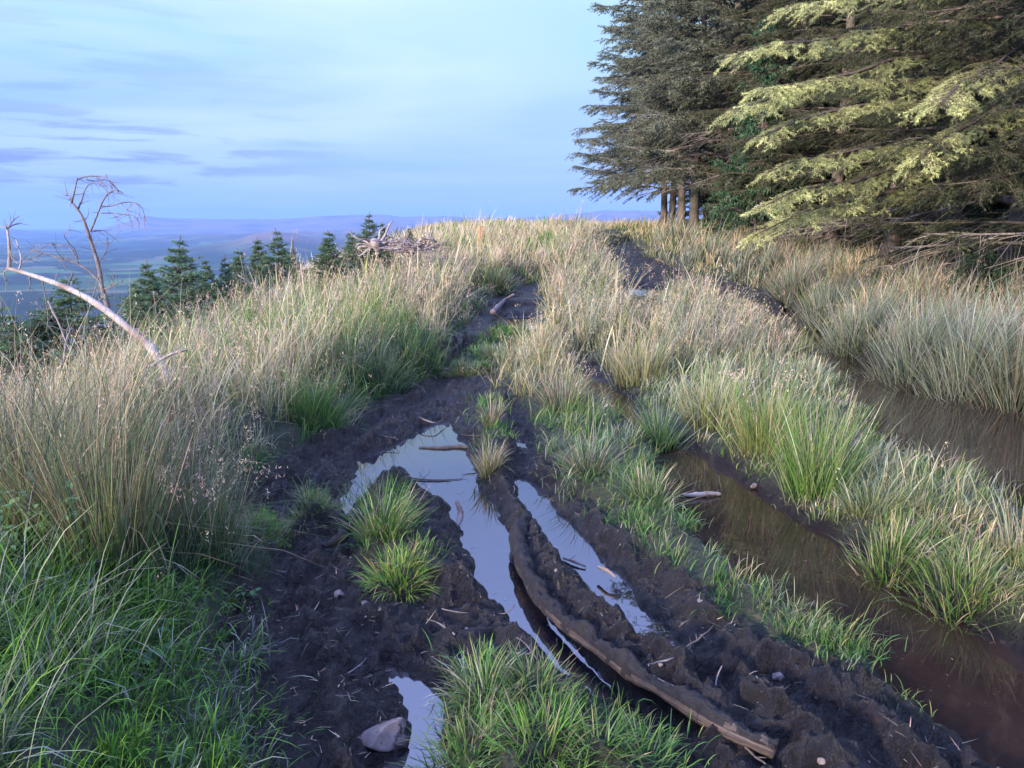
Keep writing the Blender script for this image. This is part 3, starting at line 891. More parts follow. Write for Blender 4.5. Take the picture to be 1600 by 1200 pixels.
T_(598, 838, .33, .085, 420, DEEP * 1.6, A_(GREEN, GREEN, BRIGHT * .8, STRAW * .8), 'grass_tuft', 'tall dark green tuft with upright blades rising from the middle of the puddle', 'grass tuft', GT, .5, .55)
T_(622, 905, .19, .10, 520, GREEN, A_(BRIGHT, BRIGHT * .9, GREEN * 1.3, np.array([.42, .40, .07])), 'grass_tuft', 'bright yellow green tuft just in front of the tall puddle tuft', 'grass tuft', GT, .9, .8)
T_(408, 822, .13, .17, 1100, GREEN * 1.2, A_(BRIGHT, BRIGHT * .8), 'grass_tuft', 'small bright green cushion of grass at the left edge of the mud', 'grass tuft', GT, .8, .7, .003)
T_(488, 790, .13, .13, 600, GREEN * .8, A_(GREEN * 1.3, OLIVE * 1.2), 'grass_tuft', 'low pale green tuft on a mud clod left of the puddle', 'grass tuft', GT, .9, .7, .003)
T_(760, 1088, .20, .10, 380, DEEP * 1.6, A_(GREEN * 1.1, GREEN * .8, OLIVE, GREYG * .7), 'grass_tuft', 'spiky dull green tuft between the bottom rut and the long puddle', 'grass tuft', GT, 1.0, .7)
T_(835, 1075, .18, .09, 300, DEEP * 1.6, A_(GREEN * 1.1, GREEN * .8, OLIVE), 'grass_tuft', 'spiky green tuft at the right tip of the spiky pair above the long puddle edge', 'grass tuft', GT, 1.0, .7)
T_(730, 1180, .19, .10, 340, DEEP * 1.7, A_(GREEN, GREEN * .8, OLIVE), 'grass_tuft', 'dull green tuft leaning over the water at the bottom edge', 'grass tuft', GT, 1.0, .8)
T_(850, 1170, .17, .11, 400, GREEN * .8, A_(BRIGHT * .85, GREEN * 1.2, GREEN), 'grass_tuft', 'fresh bright green tuft in the middle of the bottom edge', 'grass tuft', GT, 1.0, .8)
T_(935, 1175, .17, .10, 300, DEEP * 1.6, A_(BRIGHT * .6, GREEN, GREEN * .8), 'grass_tuft', 'loose green tuft at the foot of the muddy log', 'grass tuft', GT, 1.1, .9)
T_(1010, 1192, .15, .08, 200, DEEP * 1.6, A_(GREEN, GREEN * .8, OLIVE), 'grass_tuft', 'small dark tuft close under the lower log end', 'grass tuft', GT, 1.0, .9)
T_(765, 735, .24, .06, 200, OLIVE, A_(OLIVE, GREYG * .9, STRAW * .7), 'grass_tuft', 'thin straw and green tuft on the mud ridge right of the puddle', 'grass tuft', GT, .4, .6)
T_(768, 668, .30, .05, 120, OLIVE * .7, A_(GREYG * .8, BROWN * 1.2, RUSH), 'grass_tuft', 'sparse upright stems at the head of the mud ridge', 'grass tuft', GT, .3, .5)
T_(722, 580, .16, .20, 420, OLIVE, A_(OLIVE * 1.3, GREEN * 1.4), 'grass_tuft', 'low rounded olive clump on the island where the left rut forks', 'grass tuft', GT, .8, .6)
T_(775, 560, .22, .24, 480, OLIVE, A_(OLIVE * 1.3, GREEN * 1.4, GREYG), 'grass_tuft', 'taller pale green clump on the right of the fork island', 'grass tuft', GT, .6, .6)
# rushes on the strips
T_(918, 740, .36, .09, 320, RUSH * .5, A_(RUSH * 1.1, GREYG, STRAW * .7, GREEN), 'rush_tussock', 'grey green rush tussock leaning over the mud beside the narrow water strip', 'rush tussock', RT, .8, .5)
T_(880, 640, .42, .16, 420, RUSH * .5, A_(RUSH, GREYG * 1.05, PINKSTRAW * .7, BROWN), 'rush_tussock', 'purplish grey rush tussock above the head of the narrow water strip', 'rush tussock', RT, .6, .5)
T_(1030, 690, .44, .10, 300, DEEP * 1.5, A_(GREEN, RUSH * 1.1, GREYG), 'rush_tussock', 'dark green rush tussock at the near end of the small wet stretch', 'rush tussock', RT, .6, .35)
T_(1015, 778, .26, .11, 320, DEEP * 1.5, A_(GREEN, OLIVE * 1.2, STRAW * .8), 'rush_tussock', 'untidy green and straw tussock left of the floating stick', 'rush tussock', RT, .9, .6)
T_(1195, 700, .55, .20, 620, OLIVE * .8, A_(GREEN * 1.5, OLIVE * 1.5, BRIGHT * .6, STRAW), 'rush_tussock', 'tall light green tussock in the middle strip with straw seed heads', 'rush tussock', RT, .35, .35, seedcol=PINKSTRAW, seedn=22)
T_(1275, 765, .62, .17, 620, GREEN * .9, A_(GREEN * 1.5, GREEN * 1.2, OLIVE * 1.4, PALE * .7), 'rush_tussock', 'tallest fresh green tussock standing on the corner between the two brown waters', 'rush tussock', RT, .32, .35)
T_(1110, 660, .50, .20, 520, OLIVE * .8, A_(OLIVE * 1.5, STRAW, GREYG, GREEN * 1.2), 'rush_tussock', 'yellowish tussock behind the near end of the long brown water', 'rush tussock', RT, .35, .4)
T_(1000, 590, .50, .25, 560, OLIVE * .8, A_(OLIVE * 1.3, STRAW * .8, GREYG), 'rush_tussock', 'pale olive tussock on the middle strip above the small wet stretch', 'rush tussock', RT, .35, .4)
T_(1390, 880, .26, .14, 520, GREEN * .7, A_(GREEN * 1.2, OLIVE * 1.2, STRAW * .8, BRIGHT * .5), 'rush_tussock', 'green and straw tussock hanging over the right edge of the long brown water', 'rush tussock', RT, .8, .6)
T_(1500, 925, .26, .15, 520, GREEN * .6, A_(GREEN, OLIVE * 1.2, STRAW * .8, GREEN * 1.3), 'rush_tussock', 'leafy tussock nearer the right edge beside the long brown water', 'rush tussock', RT, .8, .6)
T_(1590, 870, .42, .07, 90, OLIVE * .7, A_(GREYG, STRAW * .8, PALE * .7), 'rush_tussock', 'thin pale stems standing at the right edge below the wide brown water', 'rush tussock', RT, .3, .35)
T_(1360, 800, .27, .14, 460, OLIVE * .7, A_(GREEN, GREYG, OLIVE * 1.3), 'rush_tussock', 'bent grey green tussock on the near shore of the wide brown water', 'rush tussock', RT, .7, .6)
# right bank rushes
for q_, lb_ in (((1335, 540), 'first big spreading rush tussock past the far end of the wide brown water'),
                ((1430, 568), 'broad silvery rush tussock fanning over the wide brown water'),
                ((1505, 592), 'dense silver green rush tussock right of the broad silvery one'),
                ((1590, 612), 'brownish rush tussock at the right edge above the wide brown water'),
                ((1240, 462), 'dark hollow hearted rush tussock beside the bend of the right track'),
                ((1290, 500), 'leaning grey rush tussock between the track bend and the first big tussock')):
    k = q_[0]
    T_(*q_, .82, .26, 760, RUSH * .45, A_(GREYG * 1.05, GREYG * .8, RUSH * 1.2, BROWN * 1.4 if k in (1590, 1240) else GREYG), 'rush_tussock', lb_, 'rush tussock', RT, .65, .35)
# left bank
T_(492, 655, .50, .17, 560, DEEP * 1.6, A_(GREEN * 1.3, OLIVE * 1.3, GREEN), 'rush_tussock', 'big green tussock with arching blades at the edge of the left bank', 'rush tussock', RT, .6, .6)
T_(585, 602, .55, .24, 520, DEEP * 1.2, A_(RUSH, OLIVE, GREYG * .8), 'rush_tussock', 'dark drooping tussock overhanging the mud on the left bank', 'rush tussock', RT, .6, .5)
T_(655, 560, .50, .26, 460, DEEP * 1.2, A_(GREEN, RUSH, OLIVE), 'rush_tussock', 'deep green tussock further along the left bank above the narrow rut', 'rush tussock', RT, .5, .5)
T_(768, 452, .62, .30, 460, DEEP * 1.4, A_(OLIVE * 1.2, STRAW * .7, RUSH), 'rush_tussock', 'rounded dark tussock where the left bank meets the far stick', 'rush tussock', RT, .7, .5)
T_(258, 668, .62, .16, 420, DEEP * 1.4, A_(STRAW * .8, OLIVE, PINKSTRAW * .8, RUSH), 'rush_tussock', 'straw and green tussock around the foot of the leaning pale trunk', 'rush tussock', RT, .35, .4)
T_(330, 870, .50, .10, 420, DEEP * 1.3, A_(RUSH * .9, OLIVE * .9, STRAW * .6), 'rush_tussock', 'slender tussock topped with feathery pinkish seed heads beside the mud', 'rush tussock', RT, .3, .3, .0038, seedcol=PINKSTRAW * .8, seedn=46)
T_(175, 905, .72, .14, 620, DEEP * 1.2, A_(BROWN, STRAW * .55, RUSH, OLIVE), 'rush_tussock', 'tall brown and green rush clump standing at the left', 'rush tussock', RT, .22, .25, .004)
T_(60, 850, .70, .16, 460, DEEP * 1.2, A_(BROWN, STRAW * .6, RUSH, OLIVE), 'rush_tussock', 'tall mixed rush clump at the left edge among leafy stems', 'rush tussock', RT, .25, .3, .004)
scatter()

# dead blades and bits lying on the mud
def litter():
    n0 = 9000
    y = rng.uniform(1.6, 9, n0) ; x = rng.uniform(-.7, .7, n0) * y
    keep = (bil(Mgrid, x, y) < .1) & (bil(Wgrid, x, y) > .01) & (fbm(x * 2, y * 2, 3, 300) > .42)
    x, y = x[keep], y[keep]; n = len(x)
    g = Grass()
    B = np.stack([x, y, ground_h(x, y) + .006], 1)
    L = rng.gamma(2, .018, n) + .01
    c = jit(STRAW * .55, n, .4)
    g.blades(B, rng.uniform(0, 2 * PI, n), np.full(n, 1.35) + rng.normal(0, .15, n), rng.normal(.1, .2, n), L, rng.uniform(.0015, .004, n), c, c, S=2)
    n0 = 14000; y = rng.uniform(1.6, 9, n0); x = rng.uniform(-.7, .7, n0) * y
    k = (bil(Wgrid, x, y) < -.02) & (rng.random(n0) < .05 + .5 * (bil(Wgrid, x, y) > -.06)) & (fbm(x * 3, y * 3, 3, 310) > .5)
    x, y = x[k], y[k]; n = len(x); print('floating', n)
    fx = np.clip((x - GX0) / GS, 0, lev.shape[1] - 1).astype(int); fy = np.clip((y - GY0) / GS, 0, lev.shape[0] - 1).astype(int)
    B = np.stack([x, y, lev[fy, fx] + .003], 1); c = jit(STRAW * .4, n, .5)
    g.blades(B, rng.uniform(0, 2 * PI, n), np.full(n, PI / 2 - .02), np.zeros(n), rng.gamma(2, .009, n) + .004, rng.uniform(.0015, .004, n), c, c, S=2)
    tag(link('grass_litter', g.mesh('grass_litter'), GRASS), 'broken straw and dead blades strewn over the black mud', 'litter', kind='stuff')
    # floating bits and reflecting stems at the rims
litter()

# ------------------------------------------------------------------ spruces
def needles(S0, S1, step, ln, wd, per, col, tipcol, forward=.9):
    """short pointed blades round twigs S0 -> S1"""
    d = S1 - S0; L = np.linalg.norm(d, axis=1)
    k = np.maximum(1, (L / step).astype(int))
    idx = np.repeat(np.arange(len(L)), k * per)
    n = len(idx)
    t = rng.random(n)
    D = d[idx] / (L[idx][:, None] + 1e-9)
    r = rng.normal(0, 1, (n, 3)); r -= D * np.sum(r * D, 1)[:, None]; r /= np.linalg.norm(r, axis=1)[:, None] + 1e-9
    nd = D * forward + r; nd /= np.linalg.norm(nd, axis=1)[:, None]
    c = S0[idx] + d[idx] * t[:, None]
    e = np.cross(nd, rng.normal(0, 1, (n, 3))); e /= np.linalg.norm(e, axis=1)[:, None] + 1e-9
    l = (ln * rng.uniform(.7, 1.3, n))[:, None]
    V = np.stack([c - e * wd * .5, c + e * wd * .5, c + nd * l], 1).reshape(-1, 3)
    T = np.arange(n * 3).reshape(-1, 3)
    tone = np.exp(rng.normal(0, .25, len(L)))[idx]
    cc = col[idx] * tone[:, None] if col.ndim == 2 else col[None] * tone[:, None]
    C = np.repeat(cc, 3, 0)
    return V, T, C
def segtubes(S0, S1, R0, R1, k=3):
    n = len(S0)
    d = S1 - S0; D = d / (np.linalg.norm(d, axis=1)[:, None] + 1e-9)
    ref = np.where(np.abs(D[:, 2:3]) < .9, np.array([[0, 0, 1.]]), np.array([[1., 0, 0]]))
    U = np.cross(D, ref); U /= np.linalg.norm(U, axis=1)[:, None] + 1e-9; Wv = np.cross(D, U)
    a = np.arange(k) * 2 * PI / k
    ring = np.cos(a)[None, :, None] * U[:, None] + np.sin(a)[None, :, None] * Wv[:, None]
    A = S0[:, None] + ring * R0[:, None, None]; Bv = S1[:, None] + ring * R1[:, None, None]
    V = np.concatenate([A, Bv], 1).reshape(-1, 3)
    o = (np.arange(n) * 2 * k)[:, None, None]
    q = np.array([[i, (i + 1) % k, (i + 1) % k + k, i + k] for i in range(k)])[None]
    return V, (o + q).reshape(-1, 4)
def spruce(seed, H_, R_, first, bare_to, nl, col, tipcol, step, nl_len, nwid, per, sub=18, twl=.22, droop=.25, sweep=None, bare_frac=.45, density=1.0, trunk_r=.17, limb_r=.028, dead_low=True, lift=0.0, heroes=None, taper=1.4, whorl=0):
    """returns trunk mesh, branches mesh, crown (needles) mesh; foot at the origin"""
    r = np.random.default_rng(seed)
    tg = Geo()
    n = 14
    zs = np.linspace(-.3, H_, n); wx = np.cumsum(r.normal(0, .02, n)); wy = np.cumsum(r.normal(0, .02, n))
    tg.tube(np.stack([wx, wy, zs], 1), np.maximum(trunk_r * (1 - np.clip(zs, 0, None) / H_) ** .8 * (1 + .35 * np.exp(-np.clip(zs, 0, 9) * 4)), .008), 10, True, .06, seed)
    S0, S1, R0, R1 = [], [], [], []; P0, P1, PR0, PR1 = [], [], [], []
    N0, N1, NC = [], [], []
    heroes = heroes or []
    for i in range(nl + len(heroes)):
        hero = heroes[i - nl] if i >= nl else None
        f = (i + r.random()) / nl
        if hero is not None: f = .2
        z = first + (H_ - first) * f ** 1.05
        rad = R_ * (1 - (z / H_) ** taper) * r.uniform(.7, 1.1) + (.03 if whorl else .12)
        if z < first + (H_ - first) * .18: rad *= r.uniform(.7, 1.05)
        az = i * 2.399 + r.normal(0, .35)
        if sweep is not None:
            if r.random() < sweep[1]: az = sweep[0] + r.normal(0, .75)
            rad *= 1 + sweep[2] * max(0, math.cos(az - sweep[0]))
        if whorl:
            zq = round((z / H_) * whorl) / whorl * H_ * .90 + r.normal(0, .008); z = z * .3 + zq * .7
        a0 = r.uniform(-.15, .25) + .45 * (z / H_) + lift
        m = 9
        t = np.linspace(0, 1, m)
        ang = a0 - droop * 2.4 * t * (1 - .75 * t) + r.normal(0, .06)
        dz = np.cumsum(np.sin(ang)) * rad / m; dr = np.cumsum(np.cos(ang)) * rad / m
        dz -= dz[0]; dr -= dr[0] * 1.0
        kx = np.cumsum(r.normal(0, .035, m)) * rad
        ca, sa = math.cos(az), math.sin(az)
        bx = np.interp(z, zs, wx); by = np.interp(z, zs, wy)
        P = np.stack([bx + ca * dr - sa * kx, by + sa * dr + ca * kx, z + dz], 1)
        if hero is not None:
            P = spline(hero, m) + r.normal(0, .03, (m, 3)) * t[:, None]
            rad = float(np.linalg.norm(P[-1] - P[0])); az = math.atan2(P[-1][1] - P[0][1], P[-1][0] - P[0][0]); ca, sa = math.cos(az), math.sin(az)
        dead = dead_low and z < bare_to and r.random() < .75 and hero is None
        br0 = limb_r * (rad / R_ + .25)
        rr = br0 * (1 - t * .85)
        (P0 if dead else S0).append(P[:-1]); (P1 if dead else S1).append(P[1:]); (PR0 if dead else R0).append(rr[:-1]); (PR1 if dead else R1).append(rr[1:])
        ns = int(sub * (rad / R_) * density * (2.3 if hero is not None else 1)) + 3
        bf = bare_frac * (1 if z < H_ * .6 else .4)
        for j in range(ns):
            tt = r.uniform(.12 if dead else bf * r.uniform(.5, 1), 1.0) 
            q = tt * (m - 1); k = min(int(q), m - 2); p = P[k] + (P[k + 1] - P[k]) * (q - k)
            D = P[k + 1] - P[k]; D /= np.linalg.norm(D)
            side = np.array([-sa, ca, 0]) * (1 if j % 2 else -1)
            sl = (min(rad * .34, .55 if hero is not None else 9) * (1.15 - tt) + (.24 if hero is not None else min(.16, rad * .15))) * r.uniform(.6, 1.2)
            dirv = D * r.uniform(.6, 1.1) + side * r.uniform(.5, 1.0) + np.array([0, 0, r.uniform(-.35, .10)])
            dirv /= np.linalg.norm(dirv)
            mid = p + dirv * sl * .5; end = mid + (dirv + np.array([0, 0, -.25 - droop * .5])) * sl * .5
            for a_, b_, ra, rb in ((p, mid, .007, .005), (mid, end, .005, .002)):
                (P0 if dead else S0).append(a_[None]); (P1 if dead else S1).append(b_[None]); (PR0 if dead else R0).append(np.array([ra])); (PR1 if dead else R1).append(np.array([rb]))
            if dead:
                if r.random() > .22 * (tt + .2): continue
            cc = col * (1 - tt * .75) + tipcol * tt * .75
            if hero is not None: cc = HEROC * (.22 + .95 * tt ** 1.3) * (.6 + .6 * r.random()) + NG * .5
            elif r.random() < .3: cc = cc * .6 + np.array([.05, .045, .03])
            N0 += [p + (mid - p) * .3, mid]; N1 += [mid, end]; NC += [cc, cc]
            for s_ in range(max(2, int(sl / .09 * density))):
                u_ = r.uniform(.15, 1); bp = p + (mid - p) * min(1, u_ * 2) + (end - mid) * max(0, u_ * 2 - 1)
                sd2 = np.cross(dirv, [0, 0, 1.]) * (1 if s_ % 2 else -1)
                v = dirv * .8 + sd2 * r.uniform(.5, 1) + np.array([0, 0, r.uniform(-.75, .0)]); v /= np.linalg.norm(v)
                e = bp + v * twl * r.uniform(.4, 1.1) * (1.2 - .5 * u_)
                N0.append(bp); N1.append(e); NC.append(cc)
        # needles on the limb tip itself
        if not dead:
            for k in range(m // 2, m - 1): N0.append(P[k]); N1.append(P[k + 1]); NC.append(tipcol)
    tm = tg.mesh('trunk')
    cat = lambda a: np.concatenate(a)
    V, Q = segtubes(cat(S0 + P0), cat(S1 + P1), cat(R0 + PR0), cat(R1 + PR1)); bm_ = mesh_np('branches', V, [Q], smooth=True)
    bm_.materials.append(TWIG); bm_.materials.append(PALETWIG)
    mi = np.zeros(len(Q), np.int32); mi[len(cat(S0)) * 3:] = 1
    bm_.polygons.foreach_set('material_index', mi)
    dm = None
    V, T, C = needles(np.array(N0), np.array(N1), step, nl_len, nwid, per, np.array(NC), tipcol)
    nm = mesh_np('crown', V, [T], cols=np.clip(C, 0, .8))
    print('spruce', seed, len(T))
    return tm, bm_, dm, nm
def tree_obj(name, parts, loc, rz, s, label, group, crown_label=None):
    t_ = empty(name, loc, rz, s)
    tag(t_, label, 'tree', group)
    link('trunk', parts[0], BARK, t_); link('branches', parts[1], TWIG, t_)
    if parts[2] is not None: link('dead_branches', parts[2], PALETWIG, t_)
    link('crown', parts[3], NEEDLE, t_)
    return t_
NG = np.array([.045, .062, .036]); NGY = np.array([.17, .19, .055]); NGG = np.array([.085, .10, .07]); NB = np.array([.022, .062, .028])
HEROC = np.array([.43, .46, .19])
# the near spruce on the right: long limbs swept to the left, sunlight put into the yellow tip colour
def tree_at(px, Y_):
    x_ = (px - CX) / F * Y_ * (1 / (cp + (CY - HY) / F * sp_))
    return (x_, Y_, gh(x_, Y_) - .05)
nb_loc = Vector(tree_at(1590, 12.6))
HB = []
for k_, (pp, ya, yb) in enumerate([([(1590, 60), (1500, 30), (1400, 42), (1300, 62), (1215, 66), (1160, 84)], 12.4, 10.2),
    ([(1590, 110), (1500, 90), (1400, 92), (1310, 118), (1240, 130), (1185, 140)], 12.4, 10.0),
    ([(1590, 150), (1480, 130), (1370, 126), (1270, 132), (1200, 152), (1150, 172)], 12.2, 9.6),
    ([(1590, 190), (1490, 165), (1400, 160), (1320, 172), (1250, 190), (1190, 214)], 12.0, 9.8),
    ([(1590, 250), (1480, 225), (1400, 228), (1320, 240), (1250, 250), (1195, 268)], 12.2, 9.9),
    ([(1590, 280), (1500, 250), (1400, 262), (1310, 290), (1250, 296), (1190, 322)], 12.0, 9.9),
    ([(1590, 320), (1480, 290), (1390, 300), (1300, 322), (1240, 338), (1180, 366)], 12.2, 10.2),
    ([(1600, -10), (1480, -30), (1380, -14), (1300, -4), (1240, 12)], 12.4, 10.2),
    ([(1610, 60), (1570, 90), (1540, 110), (1500, 130), (1470, 165)], 11.6, 8.9),
    ([(1640, 150), (1590, 165), (1540, 180), (1490, 210), (1440, 240)], 11.6, 9.2)]):
    HB.append([at_y(a_, b_, ya + (yb - ya) * q / (len(pp) - 1)) - nb_loc for q, (a_, b_) in enumerate(pp)])
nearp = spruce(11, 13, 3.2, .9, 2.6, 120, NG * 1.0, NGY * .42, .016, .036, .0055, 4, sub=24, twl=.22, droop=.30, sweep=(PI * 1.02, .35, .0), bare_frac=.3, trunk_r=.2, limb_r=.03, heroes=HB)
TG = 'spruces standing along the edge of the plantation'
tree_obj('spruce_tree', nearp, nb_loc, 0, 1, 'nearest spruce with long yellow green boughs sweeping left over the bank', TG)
nearb = spruce(12, 13, 3.4, .6, 1.25, 140, NG * .9, NGY * .38, .022, .038, .008, 4, sub=26, twl=.24, droop=.28, sweep=(PI * 1.05, .3, .15), bare_frac=.2, trunk_r=.18, limb_r=.028)
tree_obj('spruce_tree', nearb, tree_at(1680, 10.2), .3, 1, 'dark spruce at the right edge with bare pale lower branches', TG)
ta = spruce(21, 17, 3.8, 1.9, 4.2, 122, NGG * 1.1, NGG * 1.75, .05, .070, .024, 3, sub=24, twl=.32, droop=.20, sweep=(PI * 1.0, .25, .38), bare_frac=.22, trunk_r=.17, taper=2.6)
tb = spruce(22, 14.5, 3.0, 2.2, 4.8, 110, NGG * 1.0, NGG * 1.5, .05, .070, .024, 3, sub=24, twl=.32, droop=.26, sweep=(PI * 1.0, .2, .15), bare_frac=.22, trunk_r=.18, taper=2.6)
tree_obj('spruce_tree', ta, tree_at(1036, 40), 0, 1, 'leftmost spruce of the plantation standing against the open sky', TG)
tree_obj('spruce_tree', tb, tree_at(1087, 30), 0, 1, 'spruce with the thick pinkish bare trunk near the end of the row', TG)
def more(src, px, Y_, rz, s, label):
    o_ = copy_tree(src, tree_at(px, Y_), rz, s)
    tag(o_, label, 'tree', TG)
    return o_
A0 = [o_ for o_ in sc.objects if o_.get('label', '').startswith('leftmost spruce')][0]
B0_ = [o_ for o_ in sc.objects if o_.get('label', '').startswith('spruce with the thick')][0]
N0_ = [o_ for o_ in sc.objects if o_.get('label', '').startswith('dark spruce at the right')][0]
more(B0_, 1050, 38, 1.4, .92, 'slim trunked spruce second from the open sky')
more(A0, 1064, 36, .5, 1.05, 'spruce third from the open sky, its pale trunk close beside the slim one')
more(A0, 1138, 27, .4, 1.0, 'spruce right of the thick pinkish trunk with fine dead twigs low down')
more(B0_, 1185, 24, 2.2, 1.05, 'dark spruce behind the two young bright green spruces')
more(N0_, 1235, 21.5, .3, .95, 'spruce in deep shade left of the yellow boughs')
more(N0_, 1300, 19.5, 5.9, .95, 'spruce in deep shade behind the tips of the yellow boughs')
more(N0_, 1400, 16.8, 1.6, .95, 'spruce standing just behind the middle of the yellow boughs')
more(N0_, 1490, 14.9, 2.9, 1.0, 'spruce directly behind the nearest spruce')
# deeper rows: what is seen between the front trunks
deep = spruce(31, 14, 2.8, .5, 1.4, 130, NG * .75, NG, .075, .10, .040, 3, sub=17, twl=.3, droop=.25, bare_frac=.15, trunk_r=.17)
first = None
k = 0
for row, x_ in enumerate((10.6, 12.7, 14.9, 17.5)):
    for Y_ in np.arange(11.5 + row, 46, 2.9):
        xx = x_ + rng.normal(0, .3); yy = Y_ + rng.normal(0, .3)
        if xx < (1085 - CX) / F * yy: continue
        if xx / yy > .95: continue
        loc = (xx, yy, gh(xx, yy) - .05)
        lb_ = 'dark spruce inside the plantation filling the gaps behind the front row'
        if first is None:
            first = tree_obj('spruce_tree', deep, loc, rng.uniform(0, 6), rng.uniform(.85, 1.1), lb_, 'shaded spruces inside the plantation')
        else:
            o_ = copy_tree(first, loc, rng.uniform(0, 6), rng.uniform(.85, 1.1)); tag(o_, lb_, 'tree', 'shaded spruces inside the plantation')
        k += 1

# young bright green spruces in the plantation edge
SG = 'young spruces on the slope and track side'
def sapling(seed, H_, R_, nl, col, tip, step=.018, ln=.028, wd=.008, per=3, sub=10):
    return spruce(seed, H_, R_, .06, 0, nl, col, tip, step, ln, wd, per, sub=sub, twl=.10, droop=.06, lift=.30, taper=1.0, whorl=11, bare_frac=.12, trunk_r=.022, limb_r=.008, dead_low=False)
youngp = spruce(41, 3.4, 1.3, .5, 0, 50, np.array([.028, .075, .035]), np.array([.045, .12, .055]), .05, .06, .022, 4, sub=14, twl=.24, droop=.1, bare_frac=.1, trunk_r=.04, limb_r=.014, dead_low=False)
y0 = tree_obj('young_spruce', youngp, tree_at(1128, 23.5), 0, .62, 'low bright green young spruce in front of the plantation trunks', SG)
def ysap(src, loc, rz, s, label):
    o_ = copy_tree(src, loc, rz, s); tag(o_, label, 'tree', SG); return o_
ysap(y0, tree_at(1182, 20.5), 1.7, (1.0, 1.0, 1.75), 'tall bright green young spruce showing between the grey trunks and the yellow boughs')
ysap(y0, tree_at(1540, 11.0), 2.0, (.62, .62, .3), 'low dark green young spruce under the bare branches at the right')

SN = np.array([.05, .10, .055]); ST = np.array([.10, .18, .09])
sa = sapling(51, 1.7, .92, 80, SN * 1.5, ST * 1.5, .012, .028, .007, 4, 16)
sb = sapling(52, 1.55, .82, 88, SN * 1.35, ST * 1.2, .012, .028, .007, 4, 16)
def sap_at(px, top, Y_, Hs):
    p_ = at_y(px, top, Y_)
    g_ = gh(p_.x, Y_)
    return (p_.x, Y_, g_ - .05), max(.3, (p_.z - g_) / Hs)
def sap(parts, src, Hs, px, top, Y_, rz, label, fat=1.0):
    loc, s = sap_at(px, top, Y_, Hs)
    if src is None:
        o_ = tree_obj('young_spruce', parts, loc, rz, 1, label, SG); o_.scale = (s * fat * 1.15, s * fat * 1.3, s); return o_
    return ysap(src, loc, rz, (s * fat * 1.3, s * fat * random.uniform(1.0, 1.3), s), label)
s1 = sap(sa, None, 1.7, 283, 362, 10.5, 0, 'young spruce with a clear spire standing alone right of the dead tree', .95)
s2 = sap(sb, None, 1.55, 511, 354, 12.5, 0, 'dense dark young spruce left of the heap of grey stumps', .85)
for src, Hs, px, top, Y_, rz, f, lb_ in (
    (s1, 1.7, 576, 326, 15.0, 1.0, .8, 'tallest young spruce rising above the horizon beside the grey stumps'),
    (s2, 1.55, 597, 342, 15.8, 2.0, .7, 'slim young spruce close behind the tallest one'),
    (s2, 1.55, 549, 356, 14.5, 3.0, .8, 'young spruce in the gap before the tallest one'),
    (s1, 1.7, 431, 351, 12.6, 4.0, .8, 'greener young spruce in the middle of the sapling row'),
    (s2, 1.55, 402, 366, 13.0, 5.0, .8, 'young spruce left of the greener middle one'),
    (s2, 1.55, 370, 383, 12.0, .4, .7, 'thin young spruce sticking out of the straw grass'),
    (s1, 1.7, 348, 392, 11.0, 1.9, .7, 'short young spruce near the thin one above the straw grass'),
    (s2, 1.55, 228, 400, 9.2, 2.4, .8, 'dark young spruce between the dead tree and the lone spired one'),
    (s1, 1.7, 205, 428, 8.4, 3.3, .8, 'low young spruce at the foot of the dead tree'),
    (s1, 1.7, 110, 418, 7.6, .7, 1.2, 'bushy dark young spruce behind the leaning pale log'),
    (s2, 1.55, 60, 470, 7.4, 1.3, 1.4, 'wide low young spruce under the pale log tip'),
    (s1, 1.7, -6, 462, 7.0, 2.2, 1.2, 'young spruce cut off by the left edge'),
    (s2, 1.55, 320, 398, 12.5, 2.2, .8, 'small young spruce just right of the lone spired one'),
    (s1, 1.7, 458, 380, 13.5, 5.4, .7, 'small young spruce in the grass left of the dense dark one'),
    (s2, 1.55, 640, 352, 19.0, 3.1, .6, 'tiny far young spruce among the stumps')):
    sap(None, src, Hs, px, top, Y_, rz, lb_, f)

# ------------------------------------------------------------------ dead tree and leaning log
def pxpath(pts, Y0, Y1=None, amp=.0, seed=0):
    r = np.random.default_rng(seed)
    Y1 = Y0 if Y1 is None else Y1
    n = len(pts); out = []
    dy = 0
    for i, (a, b_) in enumerate(pts):
        dy += r.normal(0, amp)
        out.append(at_y(a, b_, Y0 + (Y1 - Y0) * i / max(1, n - 1) + dy))
    return out
def twigs_on(g, path, n, L, r0, seed, up=0.0):
    r = np.random.default_rng(seed)
    P = np.array([list(p) for p in path])
    for _ in range(n):
        k = r.integers(0, len(P) - 1); p = P[k] + (P[k + 1] - P[k]) * r.random()
        D = P[k + 1] - P[k]; D /= np.linalg.norm(D) + 1e-9
        v = D * .7 + r.normal(0, .6, 3) + np.array([0, 0, up]); v /= np.linalg.norm(v)
        l = L * r.uniform(.4, 1.2)
        q = p + v * l * .5; e = q + (v + r.normal(0, .3, 3)) * l * .5
        g.tube([p, q, e], [r0, r0 * .7, r0 * .35], 4, False)
YD = 8.4
dt = empty('dead_tree', place(166, 520) if False else (at_y(168, 478, YD).x, YD, gh(at_y(168, 478, YD).x, YD)))
tag(dt, 'bare dead tree with curled drooping branches standing against the hills', 'dead tree')
off = dt.location.copy()
def local(me, origin):
    me.transform(__import__('mathutils').Matrix.Translation(-Vector(origin))); return me
g = Geo()
foot = Vector((off.x + .05, YD, off.z - .1))
tr = [foot] + pxpath([(168, 478), (160, 452), (153, 412), (146, 388), (137, 362), (130, 342), (122, 328), (112, 316)], YD, YD, .02, 4)
trs = spline(tr, 28)
